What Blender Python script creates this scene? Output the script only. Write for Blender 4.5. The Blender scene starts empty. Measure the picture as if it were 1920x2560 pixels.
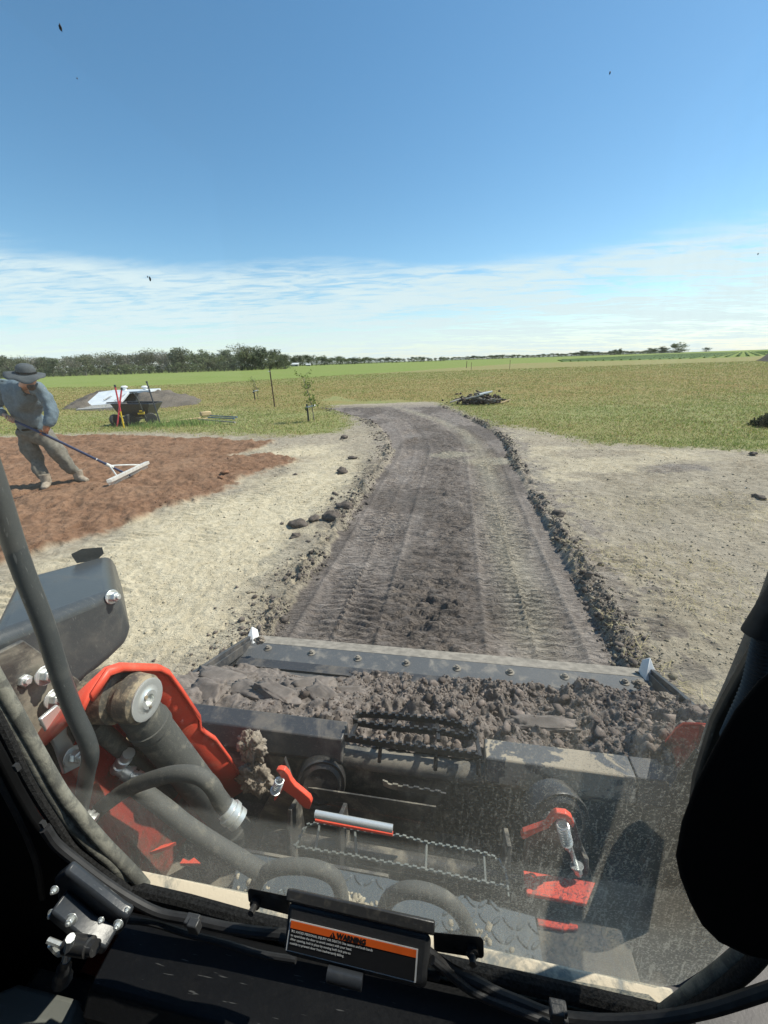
import bpy, bmesh, math, random
import numpy as np
from mathutils import Vector, Matrix, noise as mnoise
random.seed(7); rng = np.random.default_rng(7)
S = bpy.context.scene
COL = S.collection
# ---------------------------------------------------------------- camera
EYE = 1.5; FPX = 1000.0
ROLL = math.radians(1.9); PITCH = math.radians(20.546)
_r = np.array([math.cos(ROLL), -math.sin(ROLL)*math.sin(PITCH), -math.sin(ROLL)*math.cos(PITCH)])
_u = np.array([math.sin(ROLL), math.cos(ROLL)*math.sin(PITCH), math.cos(ROLL)*math.cos(PITCH)])
_f = np.array([0, math.cos(PITCH), -math.sin(PITCH)])
cd = bpy.data.cameras.new('camera'); cam = bpy.data.objects.new('camera', cd); COL.objects.link(cam)
cd.sensor_fit = 'VERTICAL'; cd.sensor_height = 36.0; cd.lens = 36.0*FPX/2560
cd.clip_start = 0.02; cd.clip_end = 6000
M3 = Matrix(((_r[0], _u[0], -_f[0]), (_r[1], _u[1], -_f[1]), (_r[2], _u[2], -_f[2])))
cam.matrix_world = Matrix.Translation((0, 0, EYE)) @ M3.to_4x4()
S.camera = cam
# ---------------------------------------------------------------- sky and sun
SUN_AZ = math.radians(72.5); SUN_EL = math.radians(50)
w = bpy.data.worlds.new('World'); S.world = w; w.use_nodes = True
nt = w.node_tree; nt.nodes.clear()
def N(t, typ, **kw):
    n = t.nodes.new(typ)
    for k, v in kw.items():
        if k == 'inp':
            for kk, vv in v.items(): n.inputs[kk].default_value = vv
        else: setattr(n, k, v)
    return n
def math_n(t, op, a, b=None, clamp=False):
    n = t.nodes.new('ShaderNodeMath'); n.operation = op; n.use_clamp = clamp
    for i, x in enumerate((a, b)):
        if x is None: continue
        if isinstance(x, (int, float)): n.inputs[i].default_value = x
        else: t.links.new(x, n.inputs[i])
    return n.outputs[0]
def smooth(t, v, lo, hi, a=0.0, b=1.0):
    n = t.nodes.new('ShaderNodeMapRange'); n.interpolation_type = 'SMOOTHSTEP'
    t.links.new(v, n.inputs[0]); n.inputs[1].default_value = lo; n.inputs[2].default_value = hi
    n.inputs[3].default_value = a; n.inputs[4].default_value = b
    return n.outputs[0]
sky = N(nt, 'ShaderNodeTexSky', sky_type='NISHITA', sun_disc=False, sun_elevation=SUN_EL, sun_rotation=SUN_AZ, altitude=100, air_density=1.0, dust_density=0.25, ozone_density=2.2)
tc = N(nt, 'ShaderNodeTexCoord'); sx = N(nt, 'ShaderNodeSeparateXYZ'); nt.links.new(tc.outputs['Generated'], sx.inputs[0])
zc = math_n(nt, 'MAXIMUM', sx.outputs[2], 0.0); den = math_n(nt, 'ADD', zc, 0.055)
cx = N(nt, 'ShaderNodeCombineXYZ'); nt.links.new(math_n(nt, 'DIVIDE', sx.outputs[0], den), cx.inputs[0]); nt.links.new(math_n(nt, 'DIVIDE', sx.outputs[1], den), cx.inputs[1])
mp = N(nt, 'ShaderNodeMapping'); mp.inputs['Rotation'].default_value = (0, 0, 0.25); mp.inputs['Scale'].default_value = (0.42, 1.0, 1); nt.links.new(cx.outputs[0], mp.inputs[0])
n1 = N(nt, 'ShaderNodeTexNoise', inp={'Scale': 1.1, 'Detail': 9, 'Roughness': 0.62, 'Distortion': 0.5}); nt.links.new(mp.outputs[0], n1.inputs['Vector'])
n2 = N(nt, 'ShaderNodeTexNoise', inp={'Scale': 5.5, 'Detail': 8, 'Roughness': 0.6, 'Distortion': 0.8}); nt.links.new(mp.outputs[0], n2.inputs['Vector'])
n3 = N(nt, 'ShaderNodeTexNoise', inp={'Scale': 1.6, 'Detail': 3}); nt.links.new(tc.outputs['Generated'], n3.inputs['Vector'])
# edge of the cloud bank: elevation where it ends, waved by noise
edge = math_n(nt, 'ADD', zc, math_n(nt, 'MULTIPLY', math_n(nt, 'SUBTRACT', n3.outputs[0], 0.5), 0.10))
edge = math_n(nt, 'ADD', edge, math_n(nt, 'MULTIPLY', math_n(nt, 'SUBTRACT', n1.outputs[0], 0.5), 0.13))
band = smooth(nt, edge, 0.165, 0.215, 1.0, 0.0)
dens = math_n(nt, 'ADD', math_n(nt, 'MULTIPLY', n1.outputs[0], 0.65), math_n(nt, 'MULTIPLY', n2.outputs[0], 0.55))
streak = smooth(nt, dens, 0.44, 0.66)
cov = math_n(nt, 'MULTIPLY', band, streak, True)
veil = smooth(nt, zc, 0.0, 0.10, 0.60, 0.0)
cov = math_n(nt, 'MAXIMUM', math_n(nt, 'MULTIPLY', cov, 0.92), veil)
mx = N(nt, 'ShaderNodeMix', data_type='RGBA'); nt.links.new(cov, mx.inputs[0])
hs = N(nt, 'ShaderNodeHueSaturation', inp={'Saturation': 1.17, 'Value': 0.95, 'Hue': 0.49}); nt.links.new(sky.outputs[0], hs.inputs['Color'])
nt.links.new(hs.outputs[0], mx.inputs[6]); mx.inputs[7].default_value = (4.75, 5.55, 5.8, 1)
bg = N(nt, 'ShaderNodeBackground'); bg.inputs[1].default_value = 0.12; nt.links.new(mx.outputs[2], bg.inputs[0])
wo = N(nt, 'ShaderNodeOutputWorld'); nt.links.new(bg.outputs[0], wo.inputs[0])
sd = bpy.data.lights.new('sun', 'SUN'); sd.energy = 4.2; sd.angle = math.radians(0.53); sd.color = (1.0, 0.93, 0.82)
sun = bpy.data.objects.new('sun', sd); COL.objects.link(sun)
sdir = Vector((math.sin(SUN_AZ)*math.cos(SUN_EL), math.cos(SUN_AZ)*math.cos(SUN_EL), math.sin(SUN_EL)))
sun.rotation_euler = sdir.to_track_quat('Z', 'Y').to_euler(); sun.location = sdir*40
S.view_settings.view_transform = 'Standard'; S.view_settings.look = 'None'; S.view_settings.exposure = 0.48; S.view_settings.gamma = 1.0
S.view_settings.use_curve_mapping = False
S.cycles.max_bounces = 6; S.cycles.transparent_max_bounces = 12; S.cycles.use_denoising = True
# ---------------------------------------------------------------- survey helpers (photo measurements turned into places on known planes)
HEAD = math.radians(10.3)
_R = np.array([math.cos(HEAD), -math.sin(HEAD), 0]); _F = np.array([math.sin(HEAD), math.cos(HEAD), 0]); _Z = np.array([0, 0, 1.0])
def ray(px, py): return (px-960)/FPX*_r - (py-1280)/FPX*_u + _f
def tom(p): return np.array([p@_R, p@_F, p[2]])
def PZ(px, py, z=0.0):            # machine frame, on height z
    d = ray(px, py); return tom(np.array([0, 0, EYE]) + (z-EYE)/d[2]*d)
def PF(px, py, D):                # machine frame, on forward distance D
    d = ray(px, py); return tom(np.array([0, 0, EYE]) + D/(d@_F)*d)
def PL(px, py, L):                # machine frame, on lateral distance L
    d = ray(px, py); return tom(np.array([0, 0, EYE]) + L/(d@_R)*d)
def GW(px, py, z=0.0):            # world, on height z
    d = ray(px, py); return np.array([0, 0, EYE]) + (z-EYE)/d[2]*d
def WY(px, py, Y):                # world, on depth Y
    d = ray(px, py); return np.array([0, 0, EYE]) + Y/d[1]*d
# ---------------------------------------------------------------- numpy noise
def _h(i, j, s):
    n = (i*374761393 + j*668265263 + s*974634777) & 0xFFFFFFFF
    n = ((n ^ (n >> 13))*1274126177) & 0xFFFFFFFF
    return ((n ^ (n >> 16)) & 0xFFFF)/65535.0
def vn(x, y, s=0):
    xi = np.floor(x).astype(np.int64); yi = np.floor(y).astype(np.int64); fx = x-xi; fy = y-yi
    fx = fx*fx*(3-2*fx); fy = fy*fy*(3-2*fy)
    a = _h(xi, yi, s); b = _h(xi+1, yi, s); c = _h(xi, yi+1, s); d = _h(xi+1, yi+1, s)
    return (a*(1-fx)+b*fx)*(1-fy)+(c*(1-fx)+d*fx)*fy
def fbm(x, y, s=0, o=4):
    t = 0; a = 0.5; n = 0
    for k in range(o): t = t+a*vn(x*2**k+17*k, y*2**k+9*k, s+k); n += a; a *= 0.5
    return t/n
def ss(x, a, b):
    t = np.clip((x-a)/(b-a), 0, 1); return t*t*(3-2*t)
# ---------------------------------------------------------------- materials
MATS = {}
def newmat(name):
    m = bpy.data.materials.new(name); m.use_nodes = True; t = m.node_tree
    p = t.nodes['Principled BSDF']; MATS[name] = m
    return m, t, p
def rgba(c): return (c[0], c[1], c[2], 1)
def mixc(t, fac, a, b):
    n = t.nodes.new('ShaderNodeMix'); n.data_type = 'RGBA'
    if isinstance(fac, (int, float)): n.inputs[0].default_value = fac
    else: t.links.new(fac, n.inputs[0])
    for i, x in ((6, a), (7, b)):
        if isinstance(x, tuple): n.inputs[i].default_value = rgba(x)
        else: t.links.new(x, n.inputs[i])
    return n.outputs[2]
def tex(t, scale, detail=6, rough=0.6, dist=0.0, coord='Object', mscale=None):
    c = t.nodes.new('ShaderNodeTexCoord'); n = t.nodes.new('ShaderNodeTexNoise')
    n.inputs['Scale'].default_value = scale; n.inputs['Detail'].default_value = detail; n.inputs['Roughness'].default_value = rough; n.inputs['Distortion'].default_value = dist
    if mscale:
        m = t.nodes.new('ShaderNodeMapping'); m.inputs['Scale'].default_value = mscale; t.links.new(c.outputs[coord], m.inputs[0]); t.links.new(m.outputs[0], n.inputs['Vector'])
    else: t.links.new(c.outputs[coord], n.inputs['Vector'])
    return n.outputs[0]
def bump(t, p, h, strength, dist):
    b = t.nodes.new('ShaderNodeBump'); b.inputs['Strength'].default_value = strength; b.inputs['Distance'].default_value = dist
    t.links.new(h, b.inputs['Height']); t.links.new(b.outputs[0], p.inputs['Normal'])
DUST = (0.36, 0.31, 0.23)
def paint(name, col, rough=0.4, dust=0.3, dcol=DUST, scale=9, metal=0.0, lo=0.50, hi=0.75, spec=0.5, scratch=True, bumpd=0.0015):
    """Painted or bare metal with caked dust patches, fine speckle and scratches."""
    m, t, p = newmat(name)
    a = tex(t, scale, 8, 0.65, 0.4); s = tex(t, scale*14, 3, 0.6); v = tex(t, 2.3, 3, 0.5)
    patch = smooth(t, a, lo, hi); speck = smooth(t, s, 0.52, 0.72)
    d = math_n(t, 'MULTIPLY', math_n(t, 'ADD', math_n(t, 'MULTIPLY', patch, 0.8), math_n(t, 'MULTIPLY', speck, 0.28)), dust*1.25, True)
    d = math_n(t, 'ADD', d, dust*0.12, True)
    base = mixc(t, v, tuple(x*0.8 for x in col), tuple(min(1, x*1.2) for x in col))
    if scratch:
        sc = tex(t, 30, 2, 0.5, 0, 'Object', (1, 12, 1.7)); base = mixc(t, math_n(t, 'MULTIPLY', smooth(t, sc, 0.68, 0.75), 0.35), base, (0.28, 0.28, 0.27))
    c = mixc(t, d, base, dcol); t.links.new(c, p.inputs['Base Color'])
    r = smooth(t, d, 0.0, 0.6, rough, 0.9); t.links.new(r, p.inputs['Roughness'])
    if metal: t.links.new(smooth(t, d, 0.1, 0.6, metal, 0.0), p.inputs['Metallic'])
    p.inputs['Specular IOR Level'].default_value = spec
    bump(t, p, math_n(t, 'ADD', a, math_n(t, 'MULTIPLY', s, 0.3)), 0.5, bumpd)
    return m
def simple(name, col, rough=0.7, var=0.25, scale=20, metal=0.0, bumpd=0.0, detail=5, coord='Object'):
    m, t, p = newmat(name); a = tex(t, scale, detail, 0.6, 0, coord)
    t.links.new(mixc(t, smooth(t, a, 0.3, 0.7), tuple(x*(1-var) for x in col), tuple(min(1, x*(1+var)) for x in col)), p.inputs['Base Color'])
    p.inputs['Roughness'].default_value = rough; p.inputs['Metallic'].default_value = metal
    if bumpd: bump(t, p, a, 0.6, bumpd)
    return m
def attr(t, name, out=0):
    a = t.nodes.new('ShaderNodeAttribute'); a.attribute_name = name; s = t.nodes.new('ShaderNodeSeparateColor'); t.links.new(a.outputs['Color'], s.inputs[0]); return s.outputs
BLACK = paint('black_paint', (0.022, 0.023, 0.025), 0.32, 0.22)
BLACKD = paint('black_paint_dusty', (0.03, 0.031, 0.033), 0.35, 0.65, (0.30, 0.27, 0.21), 7, lo=0.46, hi=0.62)
BUCK = paint('bucket_paint', (0.035, 0.038, 0.044), 0.38, 0.45, (0.20, 0.175, 0.145), 8, lo=0.47, hi=0.66)
EDGE = paint('worn_edge_steel', (0.085, 0.09, 0.095), 0.5, 0.62, (0.27, 0.245, 0.21), 14, metal=0.2, lo=0.5, hi=0.72)
EDGED = simple('edge_dried_mud', (0.24, 0.215, 0.18), 0.95, 0.25, 25, bumpd=0.003)
BARCLAY = paint('clay_caked_bar', (0.05, 0.06, 0.072), 0.35, 0.98, (0.36, 0.31, 0.235), 8, lo=0.445, hi=0.475)
ORANGE = paint('orange_red_paint', (0.80, 0.085, 0.045), 0.42, 0.32, (0.40, 0.27, 0.18), 13, spec=0.4)
ORSHADE = paint('orange_paint_shaded', (0.42, 0.04, 0.025), 0.6, 0.95, (0.115, 0.07, 0.05), 7, lo=.40, hi=.62, spec=.25)  # dusty orange with a dark brown coat that paints in the arm plates' shade
CAST = paint('dirty_casting', (0.05, 0.05, 0.046), 0.5, 0.9, (0.30, 0.245, 0.165), 16, lo=0.44, hi=0.60, bumpd=0.004)
ZINC = paint('zinc_metal', (0.66, 0.68, 0.66), 0.33, 0.12, (0.42, 0.37, 0.27), 22, metal=0.6)
RUBBER = simple('hose_rubber', (0.04, 0.042, 0.042), 0.65, 0.3, 40, bumpd=0.001)
HOSED = paint('dusty_hose', (0.06, 0.063, 0.060), 0.75, 0.85, (0.22, 0.205, 0.165), 24, scratch=False)
TUBEG = paint('guard_tube_paint', (0.055, 0.062, 0.064), 0.42, 0.22, (0.22, 0.21, 0.18), 14)
SEALD = paint('dusty_seal_rubber', (0.10, 0.10, 0.088), 0.85, 0.85, (0.28, 0.27, 0.22), 45, lo=0.42, hi=0.65, scratch=False, bumpd=0.003)
FOAM = simple('black_foam', (0.012, 0.012, 0.012), 0.95, 0.8, 260, bumpd=0.004)
INBLK = simple('interior_black', (0.004, 0.004, 0.0043), 0.75, 0.3, 14); MATS['interior_black'].node_tree.nodes['Principled BSDF'].inputs['Specular IOR Level'].default_value = 0.15
INDK = paint('interior_dark_paint', (0.010, 0.0105, 0.012), 0.45, 0.08, (0.12, 0.11, 0.09), 9, spec=0.3); KNEE = paint('knee_paint', (0.05, 0.056, 0.060), 0.33, 0.25, (0.25, 0.24, 0.2), 6)
INSTL = paint('interior_steel_paint', (0.028, 0.032, 0.038), 0.35, 0.16, (0.15, 0.14, 0.12), 9)
CABLE = simple('cable_black', (0.02, 0.02, 0.021), 0.62, 0.3, 60)
PLAST = paint('black_plastic', (0.035, 0.036, 0.038), 0.42, 0.10, (0.2, 0.19, 0.17), 25, scratch=False)
SILL = paint('dust_caked_sill', (0.10, 0.12, 0.115), 0.5, 0.95, (0.50, 0.44, 0.32), 11, lo=0.43, hi=0.56, bumpd=0.003)
FLOORG = paint('grey_floor_mat', (0.17, 0.18, 0.165), 0.7, 0.25, (0.3, 0.28, 0.22), 6)
# glass with a dust film
def glassmat():
    m, t, p = newmat('dusty_glass'); t.nodes.remove(p)
    out = t.nodes['Material Output']
    tcn = t.nodes.new('ShaderNodeTexCoord'); s3 = t.nodes.new('ShaderNodeSeparateXYZ'); t.links.new(tcn.outputs['Object'], s3.inputs[0])
    X, Z = s3.outputs[0], s3.outputs[2]
    fine = tex(t, 420, 3, 0.7); mid = tex(t, 22, 5, 0.6, 0.3); drip = tex(t, 60, 4, 0.6, 1.2, 'Object', (3.2, 1, 0.42)); big = tex(t, 3, 3, 0.5)
    lng = tex(t, 26, 4, 0.6, 0.5, 'Object', (1.6, 1, 0.10))
    low = smooth(t, Z, 1.02, 0.80, 0.0, 1.0)          # splash zone at the foot of the pane
    right = smooth(t, X, -0.05, 0.24, 0.0, 1.0)
    sheen_film = smooth(t, math_n(t, 'ADD', Z, math_n(t, 'MULTIPLY', math_n(t, 'SUBTRACT', big, 0.5), 0.012)), 0.945, 0.928, 0.0, 1.0); sheen_film = math_n(t, 'MULTIPLY', sheen_film, smooth(t, big, 0.25, 0.6, 0.45, 1.0))       # haze below a sharp line, painted for a reflected sheen over dust
    a = math_n(t, 'MULTIPLY', smooth(t, fine, 0.48, 0.68), 0.24)
    a2 = math_n(t, 'MULTIPLY', smooth(t, drip, 0.55, 0.66), 0.14)
    amt = math_n(t, 'ADD', math_n(t, 'MULTIPLY', low, 0.75), math_n(t, 'MULTIPLY', math_n(t, 'MULTIPLY', right, smooth(t, Z, 1.30, 1.02)), 1.7))
    k = math_n(t, 'MULTIPLY', math_n(t, 'ADD', a, a2), amt)
    k = math_n(t, 'ADD', k, math_n(t, 'MULTIPLY', sheen_film, math_n(t, 'ADD', math_n(t, 'MULTIPLY', mid, 0.22), 0.14)))
    k = math_n(t, 'ADD', k, math_n(t, 'MULTIPLY', amt, 0.11))
    k = math_n(t, 'ADD', k, math_n(t, 'MULTIPLY', smooth(t, big, 0.2, 0.8), 0.055), True)
    k = math_n(t, 'ADD', k, math_n(t, 'MULTIPLY', sheen_film, math_n(t, 'MULTIPLY', smooth(t, lng, 0.60, 0.68), math_n(t, 'MULTIPLY', mid, 0.28))), True)
    tr = t.nodes.new('ShaderNodeBsdfTransparent'); tr.inputs[0].default_value = (0.955, 0.985, 0.97, 1)
    df = t.nodes.new('ShaderNodeBsdfDiffuse'); df.inputs[0].default_value = (0.52, 0.50, 0.42, 1)
    tl = t.nodes.new('ShaderNodeBsdfTranslucent'); tl.inputs[0].default_value = (0.52, 0.50, 0.42, 1)
    dm = t.nodes.new('ShaderNodeMixShader'); dm.inputs[0].default_value = 0.6; t.links.new(df.outputs[0], dm.inputs[1]); t.links.new(tl.outputs[0], dm.inputs[2])
    m1 = t.nodes.new('ShaderNodeMixShader'); t.links.new(k, m1.inputs[0]); t.links.new(tr.outputs[0], m1.inputs[1]); t.links.new(dm.outputs[0], m1.inputs[2])
    gl = t.nodes.new('ShaderNodeBsdfGlossy'); gl.inputs['Roughness'].default_value = 0.03
    fr = t.nodes.new('ShaderNodeFresnel'); fr.inputs[0].default_value = 1.45
    m2 = t.nodes.new('ShaderNodeMixShader'); t.links.new(math_n(t, 'MULTIPLY', fr.outputs[0], 0.6), m2.inputs[0]); t.links.new(m1.outputs[0], m2.inputs[1]); t.links.new(gl.outputs[0], m2.inputs[2])
    t.links.new(m2.outputs[0], out.inputs['Surface'])
    return m
GLASS = glassmat()
# ground: one shader for every piece of the ground, read from survey masks
def groundmat():
    m, t, p = newmat('earth_and_turf')
    z = attr(t, 'zone'); e = attr(t, 'extra')
    path, red, grass = z[0], z[1], z[2]; cal, moist, crop = e[0], e[1], e[2]
    na = tex(t, 1.3, 6, 0.6); nb = tex(t, 9, 8, 0.7); nc = tex(t, 55, 6, 0.7); nd = tex(t, 0.35, 4, 0.6, 1.0); ng = tex(t, 4.5, 8, 0.75, 0, 'Object', (1, 1.8, 1))
    f = lambda x, lo=0.35, hi=0.65: smooth(t, x, lo, hi)
    bare = mixc(t, f(nb), (0.315, 0.265, 0.185), (0.48, 0.415, 0.30))
    bare = mixc(t, math_n(t, 'MULTIPLY', f(na), 0.5), bare, (0.40, 0.345, 0.255))
    bare = mixc(t, math_n(t, 'MULTIPLY', smooth(t, nc, 0.56, 0.70), 0.5), bare, (0.20, 0.175, 0.135))
    bare = mixc(t, math_n(t, 'MULTIPLY', smooth(t, nc, 0.42, 0.30), 0.4), bare, (0.55, 0.50, 0.40))
    calc = mixc(t, f(nb), (0.58, 0.485, 0.315), (0.75, 0.65, 0.455))
    calc = mixc(t, math_n(t, 'MULTIPLY', smooth(t, nc, 0.56, 0.68), 0.6), calc, (0.30, 0.26, 0.19))
    col = mixc(t, cal, bare, calc)
    dark = mixc(t, f(nb), (0.205, 0.172, 0.150), (0.335, 0.290, 0.255))
    dark = mixc(t, math_n(t, 'MULTIPLY', f(na, 0.4, 0.7), 0.5), dark, (0.32, 0.285, 0.255))
    dark = mixc(t, math_n(t, 'MULTIPLY', smooth(t, nc, 0.58, 0.7), 0.4), dark, (0.10, 0.084, 0.074))
    dark = mixc(t, math_n(t, 'MULTIPLY', moist, 0.75), dark, (0.075, 0.061, 0.053))
    dark = mixc(t, cal, dark, (0.40, 0.36, 0.28))
    col = mixc(t, path, col, dark)
    rd = mixc(t, f(nb), (0.175, 0.095, 0.056), (0.275, 0.16, 0.098))
    rd = mixc(t, math_n(t, 'MULTIPLY', smooth(t, nc, 0.55, 0.7), 0.4), rd, (0.15, 0.078, 0.047))
    rd = mixc(t, math_n(t, 'MULTIPLY', f(na, 0.45, 0.7), 0.35), rd, (0.33, 0.215, 0.14))
    col = mixc(t, red, col, rd)
    gr = mixc(t, f(ng, 0.3, 0.7), (0.19, 0.215, 0.07), (0.33, 0.31, 0.14))
    gr2 = mixc(t, f(ng, 0.3, 0.7), (0.25, 0.185, 0.07), (0.34, 0.255, 0.105))
    gr = mixc(t, math_n(t, 'ADD', math_n(t, 'MULTIPLY', moist, 0.75), math_n(t, 'MULTIPLY', math_n(t, 'SUBTRACT', f(nd, 0.3, 0.7), 0.5), 0.55), True), gr, gr2)
    gr = mixc(t, math_n(t, 'MULTIPLY', smooth(t, nc, 0.5, 0.7), 0.35), gr, (0.10, 0.11, 0.035))
    cr = mixc(t, f(ng, 0.3, 0.7), (0.16, 0.225, 0.045), (0.23, 0.295, 0.07))
    ns = tex(t, 0.5, 7, 0.7, 0.3, 'Object', (.25, 1.6, 1)); cr = mixc(t, math_n(t, 'MULTIPLY', smooth(t, ns, .42, .62), 0.55), cr, (0.27, 0.255, 0.11)); cr = mixc(t, math_n(t, 'MULTIPLY', smooth(t, ns, .48, .34), 0.5), cr, (0.10, 0.15, 0.035))
    gr = mixc(t, crop, gr, cr)
    col = mixc(t, grass, col, gr)
    t.links.new(col, p.inputs['Base Color']); p.inputs['Roughness'].default_value = 0.95; p.inputs['Specular IOR Level'].default_value = 0.15
    h = math_n(t, 'ADD', math_n(t, 'MULTIPLY', nb, 1.0), math_n(t, 'MULTIPLY', nc, 0.35))
    cc = t.nodes.new('ShaderNodeTexCoord'); mm = t.nodes.new('ShaderNodeMapping'); mm.inputs['Rotation'].default_value = (0, 0, HEAD); mm.inputs['Scale'].default_value = (11, 42, 1); t.links.new(cc.outputs['Object'], mm.inputs[0])
    nx = t.nodes.new('ShaderNodeTexNoise'); nx.inputs['Scale'].default_value = 1.0; nx.inputs['Detail'].default_value = 5; nx.inputs['Roughness'].default_value = 0.6; nx.inputs['Distortion'].default_value = 0.6; t.links.new(mm.outputs[0], nx.inputs['Vector'])
    h = math_n(t, 'ADD', h, math_n(t, 'MULTIPLY', math_n(t, 'MULTIPLY', path, math_n(t, 'ADD', 0.25, na)), smooth(t, nx.outputs[0], 0.35, 0.60, 0.0, 0.6)))
    bump(t, p, h, 0.95, 0.035)
    return m
GROUND = groundmat()
def attrmat(name, attrname, rough=0.9, scale=30, var=0.35, bumpd=0.006, trans=0.0):
    m, t, p = newmat(name); a = t.nodes.new('ShaderNodeAttribute'); a.attribute_name = attrname
    n = tex(t, scale, 6, 0.65); k = smooth(t, n, 0.3, 0.7, 1-var, 1+var)
    v = t.nodes.new('ShaderNodeVectorMath'); v.operation = 'SCALE'; t.links.new(a.outputs['Color'], v.inputs[0]); t.links.new(k, v.inputs['Scale'])
    t.links.new(v.outputs[0], p.inputs['Base Color']); p.inputs['Roughness'].default_value = rough; p.inputs['Specular IOR Level'].default_value = 0.2
    if bumpd: bump(t, p, n, 0.8, bumpd)
    if trans:
        o = t.nodes['Material Output']; tl = t.nodes.new('ShaderNodeBsdfTranslucent'); t.links.new(v.outputs[0], tl.inputs[0])
        ms = t.nodes.new('ShaderNodeMixShader'); ms.inputs[0].default_value = trans; t.links.new(p.outputs[0], ms.inputs[1]); t.links.new(tl.outputs[0], ms.inputs[2]); t.links.new(ms.outputs[0], o.inputs['Surface'])
    return m
CLOD = attrmat('clod_soil', 'tint'); BLADE = attrmat('grass_blade', 'tint', 0.7, 3, 0.15, 0, 0.35)
DIRTH = simple('heaped_dark_soil', (0.16, 0.135, 0.118), 0.95, 0.38, 34, bumpd=0.012, detail=9)
SLABM = simple('smeared_clay_slab', (0.165, 0.14, 0.122), 0.9, 0.28, 16, bumpd=0.004, detail=8)
# ---------------------------------------------------------------- mesh builder
def tagd(o, label=None, cat=None, group=None, kind=None):
    for k, v in (('label', label), ('category', cat), ('group', group), ('kind', kind)):
        if v: o[k] = v
    return o
def empty(name, loc=(0, 0, 0), rz=0, label=None, cat=None, group=None):
    o = bpy.data.objects.new(name, None); COL.objects.link(o); o.location = loc; o.rotation_euler = (0, 0, rz); o.empty_display_size = 0.2
    return tagd(o, label, cat, group)
def link_mesh(name, verts, faces, mat, parent=None, smooth_ang=None):
    me = bpy.data.meshes.new(name); me.from_pydata([tuple(map(float, v)) for v in verts], [], faces); me.update()
    if mat: me.materials.append(mat)
    if smooth_ang is not None:
        me.shade_smooth(); me.set_sharp_from_angle(angle=math.radians(smooth_ang))
    o = bpy.data.objects.new(name, me); COL.objects.link(o)
    if parent: o.parent = parent
    return o
def V(a): return np.array(a, float)
def unit(a):
    a = V(a); return a/(np.linalg.norm(a)+1e-12)
def cat(pts, n=6):
    """Catmull-Rom through the points."""
    P = [V(p) for p in pts]; P = [2*P[0]-P[1]]+P+[2*P[-1]-P[-2]]; out = []
    for i in range(1, len(P)-2):
        for k in range(n):
            u = k/n; out.append(0.5*((2*P[i])+(-P[i-1]+P[i+1])*u+(2*P[i-1]-5*P[i]+4*P[i+1]-P[i+2])*u*u+(-P[i-1]+3*P[i]-3*P[i+1]+P[i+2])*u**3))
    return out+[P[-2]]
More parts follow.
